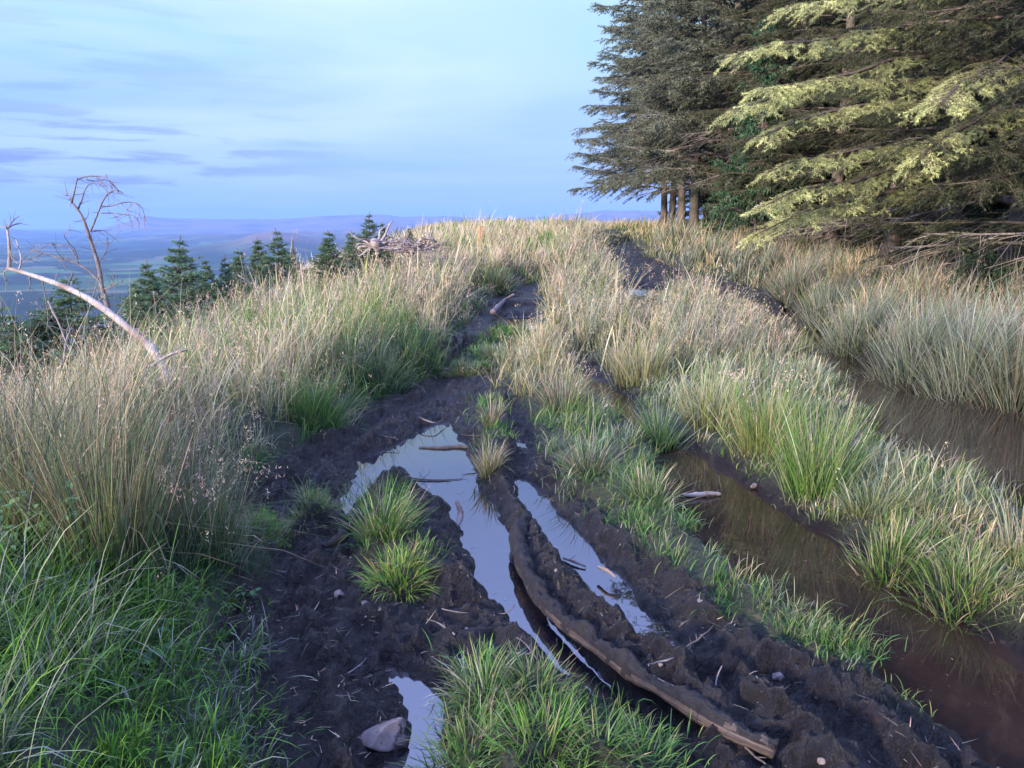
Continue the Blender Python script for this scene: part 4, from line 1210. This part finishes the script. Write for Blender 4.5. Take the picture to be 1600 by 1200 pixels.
g.tube(trs, np.interp(np.linspace(0, 1, 28), [0, .35, 1], [.042, .030, .012]), 8, True, .08, 3)
link('trunk', local(g.mesh('trunk'), off), DARKWOOD, dt)
BR = [([(112, 316), (117, 296), (121, 278)], .011), ([(112, 316), (106, 306), (104, 300)], .006),
 ([(121, 330), (129, 308), (133, 296), (142, 287), (152, 286), (162, 293)], .010),
 ([(121, 280), (134, 276), (150, 275), (164, 277), (176, 286), (186, 300)], .008),
 ([(150, 276), (158, 283), (166, 292), (168, 306)], .005), ([(135, 281), (150, 283), (166, 281), (180, 292), (187, 303)], .005),
 ([(141, 362), (148, 346), (156, 325), (163, 310), (172, 300), (182, 298), (188, 304)], .011),
 ([(157, 322), (172, 322), (190, 317), (206, 316), (218, 320), (225, 333), (226, 338)], .008),
 ([(158, 333), (176, 333), (192, 335), (206, 336), (216, 346), (218, 350)], .007),
 ([(190, 318), (198, 328), (204, 340)], .004), ([(204, 316), (212, 326), (218, 338)], .004), ([(174, 334), (182, 342), (186, 350)], .004),
 ([(141, 362), (150, 360), (162, 361), (171, 366)], .004), ([(132, 345), (138, 335), (139, 325)], .004),
 ([(155, 408), (163, 398), (168, 386), (170, 378)], .006), ([(146, 392), (142, 378), (135, 370)], .004),
 ([(160, 446), (148, 432), (128, 416), (108, 408), (88, 402), (66, 396), (46, 388)], .013),
 ([(124, 414), (116, 398), (108, 386), (96, 384), (78, 382), (66, 388), (56, 394)], .007),
 ([(122, 412), (118, 392), (108, 380), (100, 368), (104, 362), (113, 356)], .005),
 ([(100, 405), (92, 398), (86, 386), (82, 378)], .004), ([(88, 402), (98, 412), (104, 424)], .004),
 ([(66, 396), (54, 402), (42, 408), (32, 414)], .006), ([(163, 452), (174, 448), (184, 444), (192, 440)], .008),
 ([(174, 448), (178, 436), (178, 428)], .005), ([(164, 456), (150, 448), (138, 440)], .006)]
g = Geo()
for i, (pp, r0) in enumerate(BR):
    path = spline(pxpath(pp, YD, YD + random.uniform(-.35, .35), .03, 40 + i), 14)
    g.tube(path, np.linspace(r0, r0 * .4, 14), 5, False)
    twigs_on(g, path, 5 if r0 < .006 else 8, .16, .0035, 90 + i, -.35 if i < 14 else .1)
link('branches', local(g.mesh('branches'), off), DARKWOOD, dt)

def log_obj(name, pts, rad, mat, label, cat, extra=None, k=9, n=30, group=None, wob=.1, seed=1, endparts=None):
    g = Geo(); P = spline(pts, n)
    R = np.interp(np.linspace(0, 1, n), np.linspace(0, 1, len(rad)), rad)
    g.tube(P, R, k, True, wob, seed)
    o0 = Vector(P[0])
    if extra: extra(g)
    o_ = link(name, local(g.mesh(name), o0), mat, loc=o0)
    return tag(o_, label, cat, group)
def ex(g):
    for i, (pp, r0) in enumerate([([(14, 420), (15, 400), (14, 378), (11, 356)], .017), ([(11, 358), (22, 351), (34, 349)], .008), ([(12, 356), (20, 346), (30, 337)], .005),
                                  ([(11, 356), (4, 354), (-6, 355)], .006), ([(29, 424), (33, 408), (30, 390), (24, 372)], .008), ([(14, 420), (6, 428), (10, 444), (9, 455)], .006),
                                  ([(28, 412), (18, 402), (16, 392)], .005), ([(46, 428), (47, 440), (45, 456)], .006), ([(110, 452), (112, 440)], .012), ([(150, 476), (158, 466)], .011), ([(190, 505), (184, 516)], .010), ([(84, 442), (88, 434)], .008), ([(215, 528), (226, 522)], .009), ([(30, 410), (44, 398), (60, 385), (66, 378)], .004)]):
        path = spline(pxpath(pp, 6.7, 6.7 + .1 * (i % 3), .02, 140 + i), 10)
        g.tube(path, np.linspace(r0, r0 * .5, 10), 6, False)
        twigs_on(g, path, 4, .10, .003, 160 + i, .2)
lp = pxpath([(276, 640), (256, 580), (238, 546), (205, 517), (170, 488), (135, 465), (100, 448), (60, 433), (12, 419)], 5.7, 6.7, .01, 5)
log_obj('leaning_log', lp, [.038, .036, .034, .030, .026, .026, .022, .019, .015], DEADWOOD, 'pale barkless trunk leaning out of the left bank grass with a broken upright stub', 'log', ex, 9, 40)
# dead sticks in the left bank grass
SK = 'dead sticks poking out of the bank grass'
for i, (pp, Y_, r0, lb_) in enumerate([
    ([(232, 575), (262, 556), (292, 546)], 5.4, .014, 'short pale stick just right of the leaning trunk foot'),
    ([(75, 470), (92, 505), (108, 545), (118, 560)], 6.2, .008, 'long thin pale stick crossing below the leaning trunk'),
    ([(240, 455), (243, 480), (245, 505)], 6.2, .006, 'thin upright whitish twig beside the middle of the leaning trunk'),
    ([(372, 430), (388, 440), (400, 452)], 9.0, .008, 'short pale stick in the straw grass under the saplings'),
    ([(65, 430), (75, 500), (72, 520)], 6.6, .006, 'grey upright twig under the leaning trunk'),
    ([(457, 374), (458, 390), (459, 405)], 12.2, .010, 'thin dark upright stake left of the dense young spruce'),
    ([(100, 565), (104, 530), (112, 512)], 5.2, .008, 'rotten stick standing in grass near the left edge')]):
    path = pxpath(pp, Y_, Y_ + .1, .02, 200 + i)
    def tw(g, path=path, i=i): twigs_on(g, path, 4, .12, .003, 220 + i, .3)
    log_obj('dead_stick', path, [r0, r0 * .8, r0 * .5], GREYWOOD if i in (4, 5, 6) else DEADWOOD, lb_, 'stick', tw, 5, 8, SK, .1, i)

# grey stumps and brash on the crest of the left bank
def lumpy(name, loc, size, mat, seed, sub=4, amp=.25, sq=1.0, label=None, cat=None, group=None, rot=0, roots=0, ridge=False, tilt=(0, 0)):
    bm = bmesh.new(); bmesh.ops.create_icosphere(bm, subdivisions=sub, radius=1)
    V = np.array([v.co[:] for v in bm.verts])
    def n3(P, s, sd): return (vn(P[:, 0] * s + 50, P[:, 1] * s + 50, sd) + vn(P[:, 1] * s + 30, P[:, 2] * s + 70, sd + 1) + vn(P[:, 2] * s + 10, P[:, 0] * s + 90, sd + 2)) / 3 - .5
    # faceted: cut by random planes, then roughen
    r = np.random.default_rng(seed)
    for _ in range(11):
        nrm = r.normal(0, 1, 3); nrm /= np.linalg.norm(nrm); dd = r.uniform(.42, .8)
        e = V @ nrm - dd; V = V - np.clip(e, 0, None)[:, None] * nrm * .92
    nn_ = V / np.linalg.norm(V, axis=1)[:, None]
    V = V + nn_ * (n3(V, 1.6, seed)[:, None] * amp + n3(V, 4, seed + 7)[:, None] * amp * .6 + n3(V, 11, seed + 9)[:, None] * amp * .25)
    V = V * np.array(size)
    for v, c in zip(bm.verts, V): v.co = c
    for f in bm.faces: f.smooth = True
    me = bpy.data.meshes.new(name); bm.to_mesh(me); bm.free()
    o_ = link(name, me, mat, loc=loc); o_.rotation_euler = (tilt[0], tilt[1], rot)
    return tag(o_, label, cat, group)
for i, (px, py, Y_, s_, lb_) in enumerate([(588, 384, 14.0, .15, 'pale uprooted stump with crooked roots beside the tallest young spruce'), (640, 388, 14.5, .14, 'smaller grey stump right of the pale uprooted one')]):
    c = at_y(px, py, Y_)
    g = Geo(); r = np.random.default_rng(300 + i)
    bodyp = spline([c + Vector((0, 0, -.16)), c + Vector((.02, 0, -.08)), c + Vector((-.02, 0, .06)), c + Vector((.0, 0, .12))], 10)
    g.tube(bodyp, np.array([.05, .06, .09, .13, .14, .16, .17, .15, .13, .07]) * s_ / .17, 12, True, .3, i)
    for j in range(13):
        a_ = r.uniform(0, 2 * PI); v = np.array([math.cos(a_), math.sin(a_) * .6, r.uniform(-.3, .9)])
        p0 = np.array(c[:]); p1 = p0 + v * s_ * 1.2; p2 = p1 + (v + r.normal(0, .5, 3)) * s_ * 1.1; p3 = p2 + (v * .5 + r.normal(0, .6, 3)) * s_ * .9
        g.tube(spline([p0, p1, p2, p3], 9), np.linspace(.035, .008, 9), 6, False, .1, j)
    tag(link('tree_stump', local(g.mesh('tree_stump'), c), DEADWOOD, loc=c), lb_, 'stump', 'grey stumps on the crest of the left bank')
g = Geo(); r = np.random.default_rng(333)
for j in range(110):
    px = r.uniform(604, 684); Y_ = r.uniform(13.0, 16.5); p0 = at_y(px, 392 - (px - 560) * .05 + r.uniform(-12, 8), Y_)
    v = np.array([r.normal(0, 1), r.normal(0, .5), abs(r.normal(0, .5))]); v /= np.linalg.norm(v)
    l = r.uniform(.08, .32); q = np.array(p0[:]) + v * l; e = q + (v + r.normal(0, .35, 3)) * l * .6
    g.tube([p0, q, e], [.010, .007, .003], 4, False)
tag(link('brash_heap', g.mesh('brash_heap'), GREYWOOD), 'tangled heap of grey brash twigs around the stumps on the crest', 'brash', kind='stuff')
for i, (pp, lb_) in enumerate([([(664, 392), (672, 372), (676, 358)], 'pale stick with a dark tip leaning right above the brash heap'),
                               ([(630, 382), (636, 372), (640, 362)], 'dark stick in the middle of the brash heap'),
                               ([(560, 388), (568, 398), (574, 405)], 'pale stick lying in grass left of the uprooted stump')]):
    path = pxpath(pp, 14, 14.3, .02, 350 + i)
    log_obj('dead_stick', path, [.028, .022, .012], DEADWOOD if i != 1 else GREYWOOD, lb_, 'stick', None, 7, 10, 'sticks on the brash heap', .12, 20 + i)
# brown bracken and heather mats on the slope by the saplings
# wooden post on the crest
c = at_y(750, 345, 20.5)
bm = bmesh.new(); bmesh.ops.create_cube(bm, size=1)
for v in bm.verts: v.co = (v.co.x * .10, v.co.y * .10, v.co.z * 1.1)
bmesh.ops.bevel(bm, geom=list(bm.edges), offset=.012, segments=2, affect='EDGES')
me = bpy.data.meshes.new('wooden_post'); bm.to_mesh(me); bm.free()
po_ = link('wooden_post', me, POSTWOOD, loc=(c.x, c.y, c.z - .68)); po_.rotation_euler = (0, .03, .4)
tag(po_, 'short orange brown wooden post standing in the straw grass on the crest', 'post')
g = Geo(); c = at_y(909, 318, 48)
g.tube([(c.x, c.y, gh(c.x, c.y) - .2), (c.x + .02, c.y, c.z)], [.03, .015], 6)
tag(link('marker_pole', local(g.mesh('marker_pole'), (c.x, c.y, gh(c.x, c.y))), GREYWOOD, loc=(c.x, c.y, gh(c.x, c.y))), 'thin pole standing alone on the far crest before the hills', 'pole')

# ------------------------------------------------------------------ the muddy log and other wood in the ruts
m, t, o = newmat('muddy_log')
tc_ = t.n('ShaderNodeTexCoord'); geo = t.n('ShaderNodeNewGeometry')
mc, n1, n2, n3 = mudcolor(t, geo.outputs['Position'])
la = t.n('ShaderNodeAttribute', attribute_name='grain')
grain = t.noise(la.outputs['Vector'], 1.0, 6, .7, .2)
wd_ = t.ramp(grain, [(.3, (.018, .013, .012)), (.5, (.06, .044, .040)), (.74, (.20, .16, .145))])
am = t.n('ShaderNodeAttribute', attribute_name='mudcover').outputs['Fac']
patch = t.math('ADD', am, t.math('MULTIPLY', t.math('SUBTRACT', t.noise(geo.outputs['Position'], 9, 6, .75), .5), 3.4))
f = t.ramp(patch, [(.46, (0, 0, 0)), (.54, (1, 1, 1))])
p = t.n('ShaderNodeBsdfPrincipled', inp={'Roughness': .6}); t.l(t.mix(f, wd_, mc), p.inputs['Base Color'])
hs = t.math('ADD', t.math('MULTIPLY', n2, .02), t.math('ADD', t.math('MULTIPLY', n3, .006), t.math('MULTIPLY', f, .006)))
hs = t.math('ADD', hs, t.math('MULTIPLY', grain, .012))
b = t.n('ShaderNodeBump', inp={'Strength': .9, 'Distance': 1.0}); t.l(hs, b.inputs['Height']); t.l(b.outputs[0], p.inputs['Normal'])
t.l(p.outputs[0], o.inputs[0]); MUDLOG = m
def mud_log(px, rads, zoff, label, n=200, k=30, cover=.5, name='muddy_log', zz=None):
    P = []
    for i, (a, b_) in enumerate(px):
        x_, y_ = at_z(a, b_, zz[i] if zz else .02)
        P.append((x_, y_, (zz[i] if zz else .0) + zoff))
    S = spline(P, n); R = np.interp(np.linspace(0, 1, n), np.linspace(0, 1, len(rads)), rads)
    rk = np.random.default_rng(9); kk = np.interp(np.linspace(0, 1, n), np.linspace(0, 1, 12), rk.normal(0, .012, 12)); kz = np.interp(np.linspace(0, 1, n), np.linspace(0, 1, 9), rk.normal(0, .006, 9))
    S[:, 0] += kk * (rads[1] / .04); S[:, 2] += kz * (rads[1] / .04)
    R = R * (1 + np.interp(np.linspace(0, 1, n), np.linspace(0, 1, 17), rk.normal(0, .10, 17)))
    g = Geo(); g.tube(S, R, k, True, .0, 3)
    me = g.mesh(name)
    V = np.empty(len(me.vertices) * 3, np.float32); me.vertices.foreach_get('co', V); V = V.reshape(-1, 3)
    N = np.empty(len(me.vertices) * 3, np.float32); me.vertices.foreach_get('normal', N); N = N.reshape(-1, 3)
    d = (fbm(V[:, 0] * 16 + V[:, 2] * 9, V[:, 1] * 16 - V[:, 2] * 7, 4, 77) - .5)
    up = np.clip(N[:, 2] * .9 + N[:, 0] * .55 + .05, 0, 1)
    V2 = V + N * (d * .05 * (.25 + up))[:, None] + N * ((fbm(V[:, 0] * 45, V[:, 1] * 45, 2, 71) - .4) * .03 * up)[:, None]
    me.vertices.foreach_set('co', V2.astype(np.float32).ravel())
    ga = me.attributes.new('grain', 'FLOAT_VECTOR', 'POINT')
    ii = np.repeat(np.arange(n), k); jj = np.tile(np.arange(k), n) * 2 * PI / k
    gv = np.stack([ii / n * 9, np.cos(jj) * 7, np.sin(jj) * 7], 1); gv = np.concatenate([gv, [[0, 0, 0], [9, 0, 0]]])
    ga.data.foreach_set('vector', gv.astype(np.float32).ravel())
    a = me.attributes.new('mudcover', 'FLOAT', 'POINT')
    al = np.linspace(0, 1, n).repeat(k); al = np.concatenate([al, [0, 1]])
    cv = sstep(.0, .30, up) * 1.6 + .8 * (1 - al) + .12 + cover - .5 - 1.1 * sstep(.84, .95, al)
    a.data.foreach_set('value', cv.astype(np.float32))
    me.update()
    o0 = Vector(S[0])
    return tag(link(name, local(me, o0), MUDLOG, loc=o0), label, 'log')
mud_log([(826, 800), (812, 838), (816, 884), (846, 934), (888, 978), (948, 1022), (1012, 1062), (1082, 1104), (1150, 1144), (1204, 1170)],
        [0.022, .034, .038, .038, .036, .036, .035, .034, .032, .028], .0, 'long curved log caked in mud lying between the two water strips', zz=[.0, .0, .0, .0, .005, .01, .015, .02, .02, .015])
mud_log([(546, 828), (530, 842), (508, 852), (488, 856), (472, 858)], [.028, .026, .022, .014, .006], .0, 'tapering half buried root left of the puddle tuft', 30, 12, .25, 'buried_root', zz=[.05, .045, .03, .015, .0])
def stick(px, rad, mat, label, zs, group='sticks lying in the ruts', k=8, tw=0, seed=0):
    P = [Vector((*at_z(a, b_, z), z)) for (a, b_), z in zip(px, zs)]
    ex_ = (lambda g: twigs_on(g, P, tw, .12, .002, seed, .3)) if tw else None
    return log_obj('stick', P, rad, mat, label, 'stick', ex_, k, 16, group, .12, seed)
stick([(712, 826), (718, 812), (719, 798), (713, 784)], [.012, .017, .015, .010], GREYWOOD, 'short curved stub of branch standing in the puddle edge', [-.06, -.03, .0, .03])
stick([(1068, 774), (1090, 773), (1110, 771), (1126, 772)], [.012, .016, .014, .010], DEADWOOD, 'pale piece of branch floating in the brown water', [-.07, -.065, -.06, -.07])
stick([(770, 488), (782, 476), (796, 464), (803, 460)], [.05, .045, .035, .02], GREYWOOD, 'thick grey branch lying across the far end of the left rut', [.22, .23, .28, .34])
stick([(678, 574), (690, 576), (702, 578)], [.02, .018, .012], DEADWOOD, 'short pale chunk of wood on the mud by the fork', [.06, .06, .05])
stick([(652, 650), (664, 656), (676, 660), (694, 656)], [.005, .006, .005, .003], GREYWOOD, 'thin twig at the head of the puddle', [.0, .0, -.01, -.03], tw=2, seed=5)
stick([(622, 742), (650, 748), (690, 750), (722, 748)], [.006, .006, .005, .002], TWIG, 'thin submerged branch across the middle of the puddle', [-.055, -.062, -.064, -.066], tw=7, seed=6)
stick([(655, 700), (690, 700), (720, 698), (745, 702)], [.012, .016, .015, .010], TWIG, 'dark stick lying in the upper part of the puddle', [-.07, -.066, -.062, -.05], tw=3, seed=7)
stick([(880, 872), (898, 878), (915, 885)], [.006, .007, .004], GREYWOOD, 'small bent twig in the narrow water strip', [-.06, -.055, -.06], tw=2, seed=8)
stick([(935, 886), (950, 892), (962, 902)], [.008, .009, .005], DEADWOOD, 'pale splinter on the bank of the narrow water strip', [-.02, -.01, -.02], tw=0, seed=9)
stick([(1118, 1080), (1120, 1060), (1128, 1040)], [.003, .003, .002], GREYWOOD, 'thin straw twig standing in the mud right of the log', [-.0, .03, .06], tw=0, seed=10)

# ------------------------------------------------------------------ stones
m, t, o = newmat('gritty_stone')
tc_ = t.n('ShaderNodeTexCoord')
n1 = t.noise(tc_.outputs['Object'], 9, 6, .65); n2 = t.noise(tc_.outputs['Object'], 60, 4, .7); n3 = t.noise(tc_.outputs['Object'], 22, 3, .5)
c = t.ramp(n1, [(.3, (.07, .055, .055)), (.52, (.17, .138, .135)), (.75, (.28, .235, .23))])
c = t.mix(t.ramp(n3, [(.57, (0, 0, 0)), (.63, (1, 1, 1))]), c, (.02, .016, .018))
sx = t.n('ShaderNodeSeparateXYZ'); t.l(tc_.outputs['Object'], sx.inputs[0])
dirt = t.ramp(t.math('ADD', t.math('MULTIPLY', sx.outputs[2], -9), t.math('MULTIPLY', t.math('SUBTRACT', n1, .5), 1.6)), [(-0.0, (0, 0, 0)), (.25, (1, 1, 1))])
c = t.mix(dirt, c, (.02, .016, .018))
p = t.n('ShaderNodeBsdfPrincipled', inp={'Roughness': .62}); t.l(c, p.inputs['Base Color'])
b = t.n('ShaderNodeBump', inp={'Strength': .6, 'Distance': .01}); t.l(t.math('ADD', n1, t.math('MULTIPLY', n2, .35)), b.inputs['Height']); t.l(b.outputs[0], p.inputs['Normal'])
t.l(p.outputs[0], o.inputs[0]); STONE = m
STG = 'stones in the mud'
def rock(px, py, s, seed, label, rot=0.0, lift=.3, tilt=(0, 0)):
    p_ = place(px, py); z = max(p_.z, ZA) + s[2] * lift
    lumpy('stone', (p_.x, p_.y, z), s, STONE, seed, 4, .16, label=label, cat='stone', group=STG, rot=rot, tilt=tilt)
rock(606, 1156, (.105, .080, .060), 23, 'large smooth pinkish grey stone at the edge of the bottom rut', .5, .25, (.15, -.1))
rock(528, 934, (.030, .026, .030), 4, 'small pointed pale stone in the mud below the root', .2)
rock(569, 948, (.026, .020, .020), 5, 'small rounded stone close under the yellow green tuft', 1.2)
rock(572, 966, (.010, .008, .010), 6, 'pebble just below the small rounded stone', .2)
rock(593, 957, (.010, .009, .014), 7, 'whitish upright pebble right of the small rounded stone', .2)
rock(1032, 1042, (.010, .009, .012), 8, 'tiny white pebble on top of the mud ridge right of the log', .2)
rock(1094, 942, (.022, .02, .014), 9, 'brown stone in the turf edge above the churned mud', .2)
rock(1178, 768, (.035, .025, .022), 10, 'grey stone at the corner of the long brown water', .9)
rock(885, 556, (.07, .05, .035), 12, 'flat pale stone between the left rut and the middle strip', .3)
rock(1050, 414, (.11, .08, .06), 13, 'pale stone beside the far right track', .3)
rock(1030, 408, (.13, .1, .08), 14, 'dark stone left of the pale one beside the far right track', .3)
rock(400, 1085 + 60, (.012, .010, .010), 15, 'pebble in the mud near the lower left grass', .3)
rock(1215, 1058, (.03, .024, .018), 16, 'mud covered stone in the churned ground at the lower right', 1.3)
rock(1285, 1192, (.018, .016, .012), 17, 'small stone at the bottom right of the log end', 1.3)

pr = np.random.default_rng(77)
peb = None; cnt = 0
while cnt < 46:
    y_ = pr.uniform(1.8, 7); x_ = pr.uniform(-.5, .62) * y_
    if float(bil(Mgrid, np.array([x_]), np.array([y_]))[0]) > -.03 or float(bil(Wgrid, np.array([x_]), np.array([y_]))[0]) < .03: continue
    z_ = gh(x_, y_); k_ = pr.uniform(.5, 1.5)
    if peb is None:
        peb = lumpy('pebble', (x_, y_, z_), (.010, .008, .007), STONE, 61, 2, .16, label='small pebble half sunk in the black mud', cat='pebble', group='pebbles scattered over the mud')
        o_ = peb
    else:
        o_ = peb.copy(); sc.collection.objects.link(o_)
    o_.location = (x_, y_, z_ + .002); o_.rotation_euler = (pr.uniform(0, 6), pr.uniform(0, 6), pr.uniform(0, 6)); o_.scale = (k_ * pr.uniform(.7, 1.3), k_, k_)
    cnt += 1
tws = []
for j in range(4):
    g = Geo(); q_ = [np.zeros(3)]
    d_ = np.array([1, 0, 0.])
    for _ in range(5):
        d_ = d_ + pr.normal(0, .28, 3) * np.array([1, 1, .35]); d_ /= np.linalg.norm(d_); q_.append(q_[-1] + d_ * .03)
    g.tube(q_, np.linspace(.0042, .0016, 6), 6, True, .15, j)
    g.tube([q_[2], q_[2] + np.array([.02, .02 * (1 if j % 2 else -1), .006])], [.002, .001], 4)
    tws.append(g.mesh('twig'))
cnt = 0
while cnt < 40:
    y_ = pr.uniform(1.8, 7); x_ = pr.uniform(-.5, .62) * y_
    if float(bil(Mgrid, np.array([x_]), np.array([y_]))[0]) > 0 or float(bil(Wgrid, np.array([x_]), np.array([y_]))[0]) < .02: continue
    o_ = link('twig', tws[cnt % 4], (GREYWOOD, TWIG, TWIG, DARKWOOD)[cnt % 4], loc=(x_, y_, gh(x_, y_) + .010))
    tag(o_, 'short broken twig lying on the black mud', 'twig', 'broken twigs scattered over the mud')
    k_ = pr.uniform(.5, 1.3); o_.scale = (k_,) * 3; o_.rotation_euler = (pr.uniform(-.15, .15), pr.uniform(-.15, .15), pr.uniform(0, 6.28))
    cnt += 1

# ------------------------------------------------------------------ broad leaved plants
def leafplant(px, py, h, nst, nleaf, size, col, label, group='broad leaved plants at the left', droop=.4, spread=.06, seed=0, lie=False):
    p_ = place(px, py); r = np.random.default_rng(seed)
    g = Geo(); LV, LQ, LC_, n = [], [], [], 0
    for s in range(nst):
        a = r.uniform(0, 2 * PI); b0 = np.array([r.normal(0, spread), r.normal(0, spread), -.02])
        top = b0 + np.array([math.cos(a) * h * .25, math.sin(a) * h * .25, h * r.uniform(.7, 1.1)])
        P = spline([b0, (b0 + top) / 2 + r.normal(0, .02, 3), top], 8)
        g.tube(P, np.linspace(.0028, .0012, 8), 5, False)
        for l in range(nleaf):
            tt = r.uniform(.2, 1); q = P[int(tt * 7)]
            az = r.uniform(0, 2 * PI); d = np.array([math.cos(az), math.sin(az), r.uniform(-.3, .5)]); d /= np.linalg.norm(d)
            sd_ = np.cross(d, [0, 0, 1.]); sd_ /= np.linalg.norm(sd_); up = np.cross(sd_, d)
            L = size * r.uniform(.7, 1.3)
            prof = [(0, .0), (.15, .18), (.4, .30), (.7, .22), (1, .0)]
            ring = []
            for (u_, w_) in prof:
                cpt = q + d * (L * (u_ + .25)) - np.array([0, 0, droop * L * u_ * u_])
                ring += [cpt - sd_ * w_ * L + up * w_ * L * .25, cpt, cpt + sd_ * w_ * L + up * w_ * L * .25]
            LV += ring
            for k in range(4):
                o1 = n + k * 3
                LQ += [(o1, o1 + 1, o1 + 4, o1 + 3), (o1 + 1, o1 + 2, o1 + 5, o1 + 4)]
            n += 15
            LC_ += [col * np.exp(r.normal(0, .25))] * 15
    t_ = empty('leafy_plant', p_); tag(t_, label, 'plant', group)
    link('stem', g.mesh('stem'), TWIG, t_)
    link('leaves', mesh_np('leaves', np.array(LV), [np.array(LQ)], cols=np.clip(np.array(LC_), 0, .8), smooth=True), GRASS, t_)
leafplant(376, 930, .05, 5, 6, .030, np.array([.06, .13, .05]), 'low round leaved plant at the edge of the mud', seed=1, spread=.05)
leafplant(300, 925, .07, 6, 6, .035, np.array([.05, .11, .045]), 'low leafy plant in the shade below the seed head tussock', seed=2, spread=.08)
leafplant(90, 900, .50, 7, 16, .035, np.array([.15, .26, .10]), 'tall pale leaved stems among the left rushes', seed=3, spread=.10)
leafplant(15, 880, .52, 6, 14, .040, np.array([.10, .20, .10]), 'dull leaved stems at the left edge', seed=4, spread=.10)
leafplant(140, 880, .40, 5, 14, .03, np.array([.17, .27, .10]), 'yellowish leaved stems just right of the tall pale ones', seed=5, spread=.08)
leafplant(215, 1010, .10, 5, 5, .045, np.array([.05, .13, .04]), 'broad bladed green plant in the lush grass', seed=6, spread=.08)

# ------------------------------------------------------------------ the air
bm = bmesh.new(); bmesh.ops.create_cube(bm, size=1)
for v in bm.verts:
    v.co = (v.co.x * 64000, 12000 + v.co.y * 30000, (v.co.z + .5) * 700 - 290)
me = bpy.data.meshes.new('haze'); bm.to_mesh(me); bm.free()
m, t, o = newmat('hazy_air')
pv = t.n('ShaderNodeVolumePrincipled', inp={'Color': (.27, .49, 1, 1), 'Density': 7e-5, 'Anisotropy': 0.0})
t.l(pv.outputs[0], o.inputs['Volume'])
hz = link('haze', me, m); tag(hz, 'blue evening haze over the valley', kind='stuff')
print('objects', len(sc.objects))
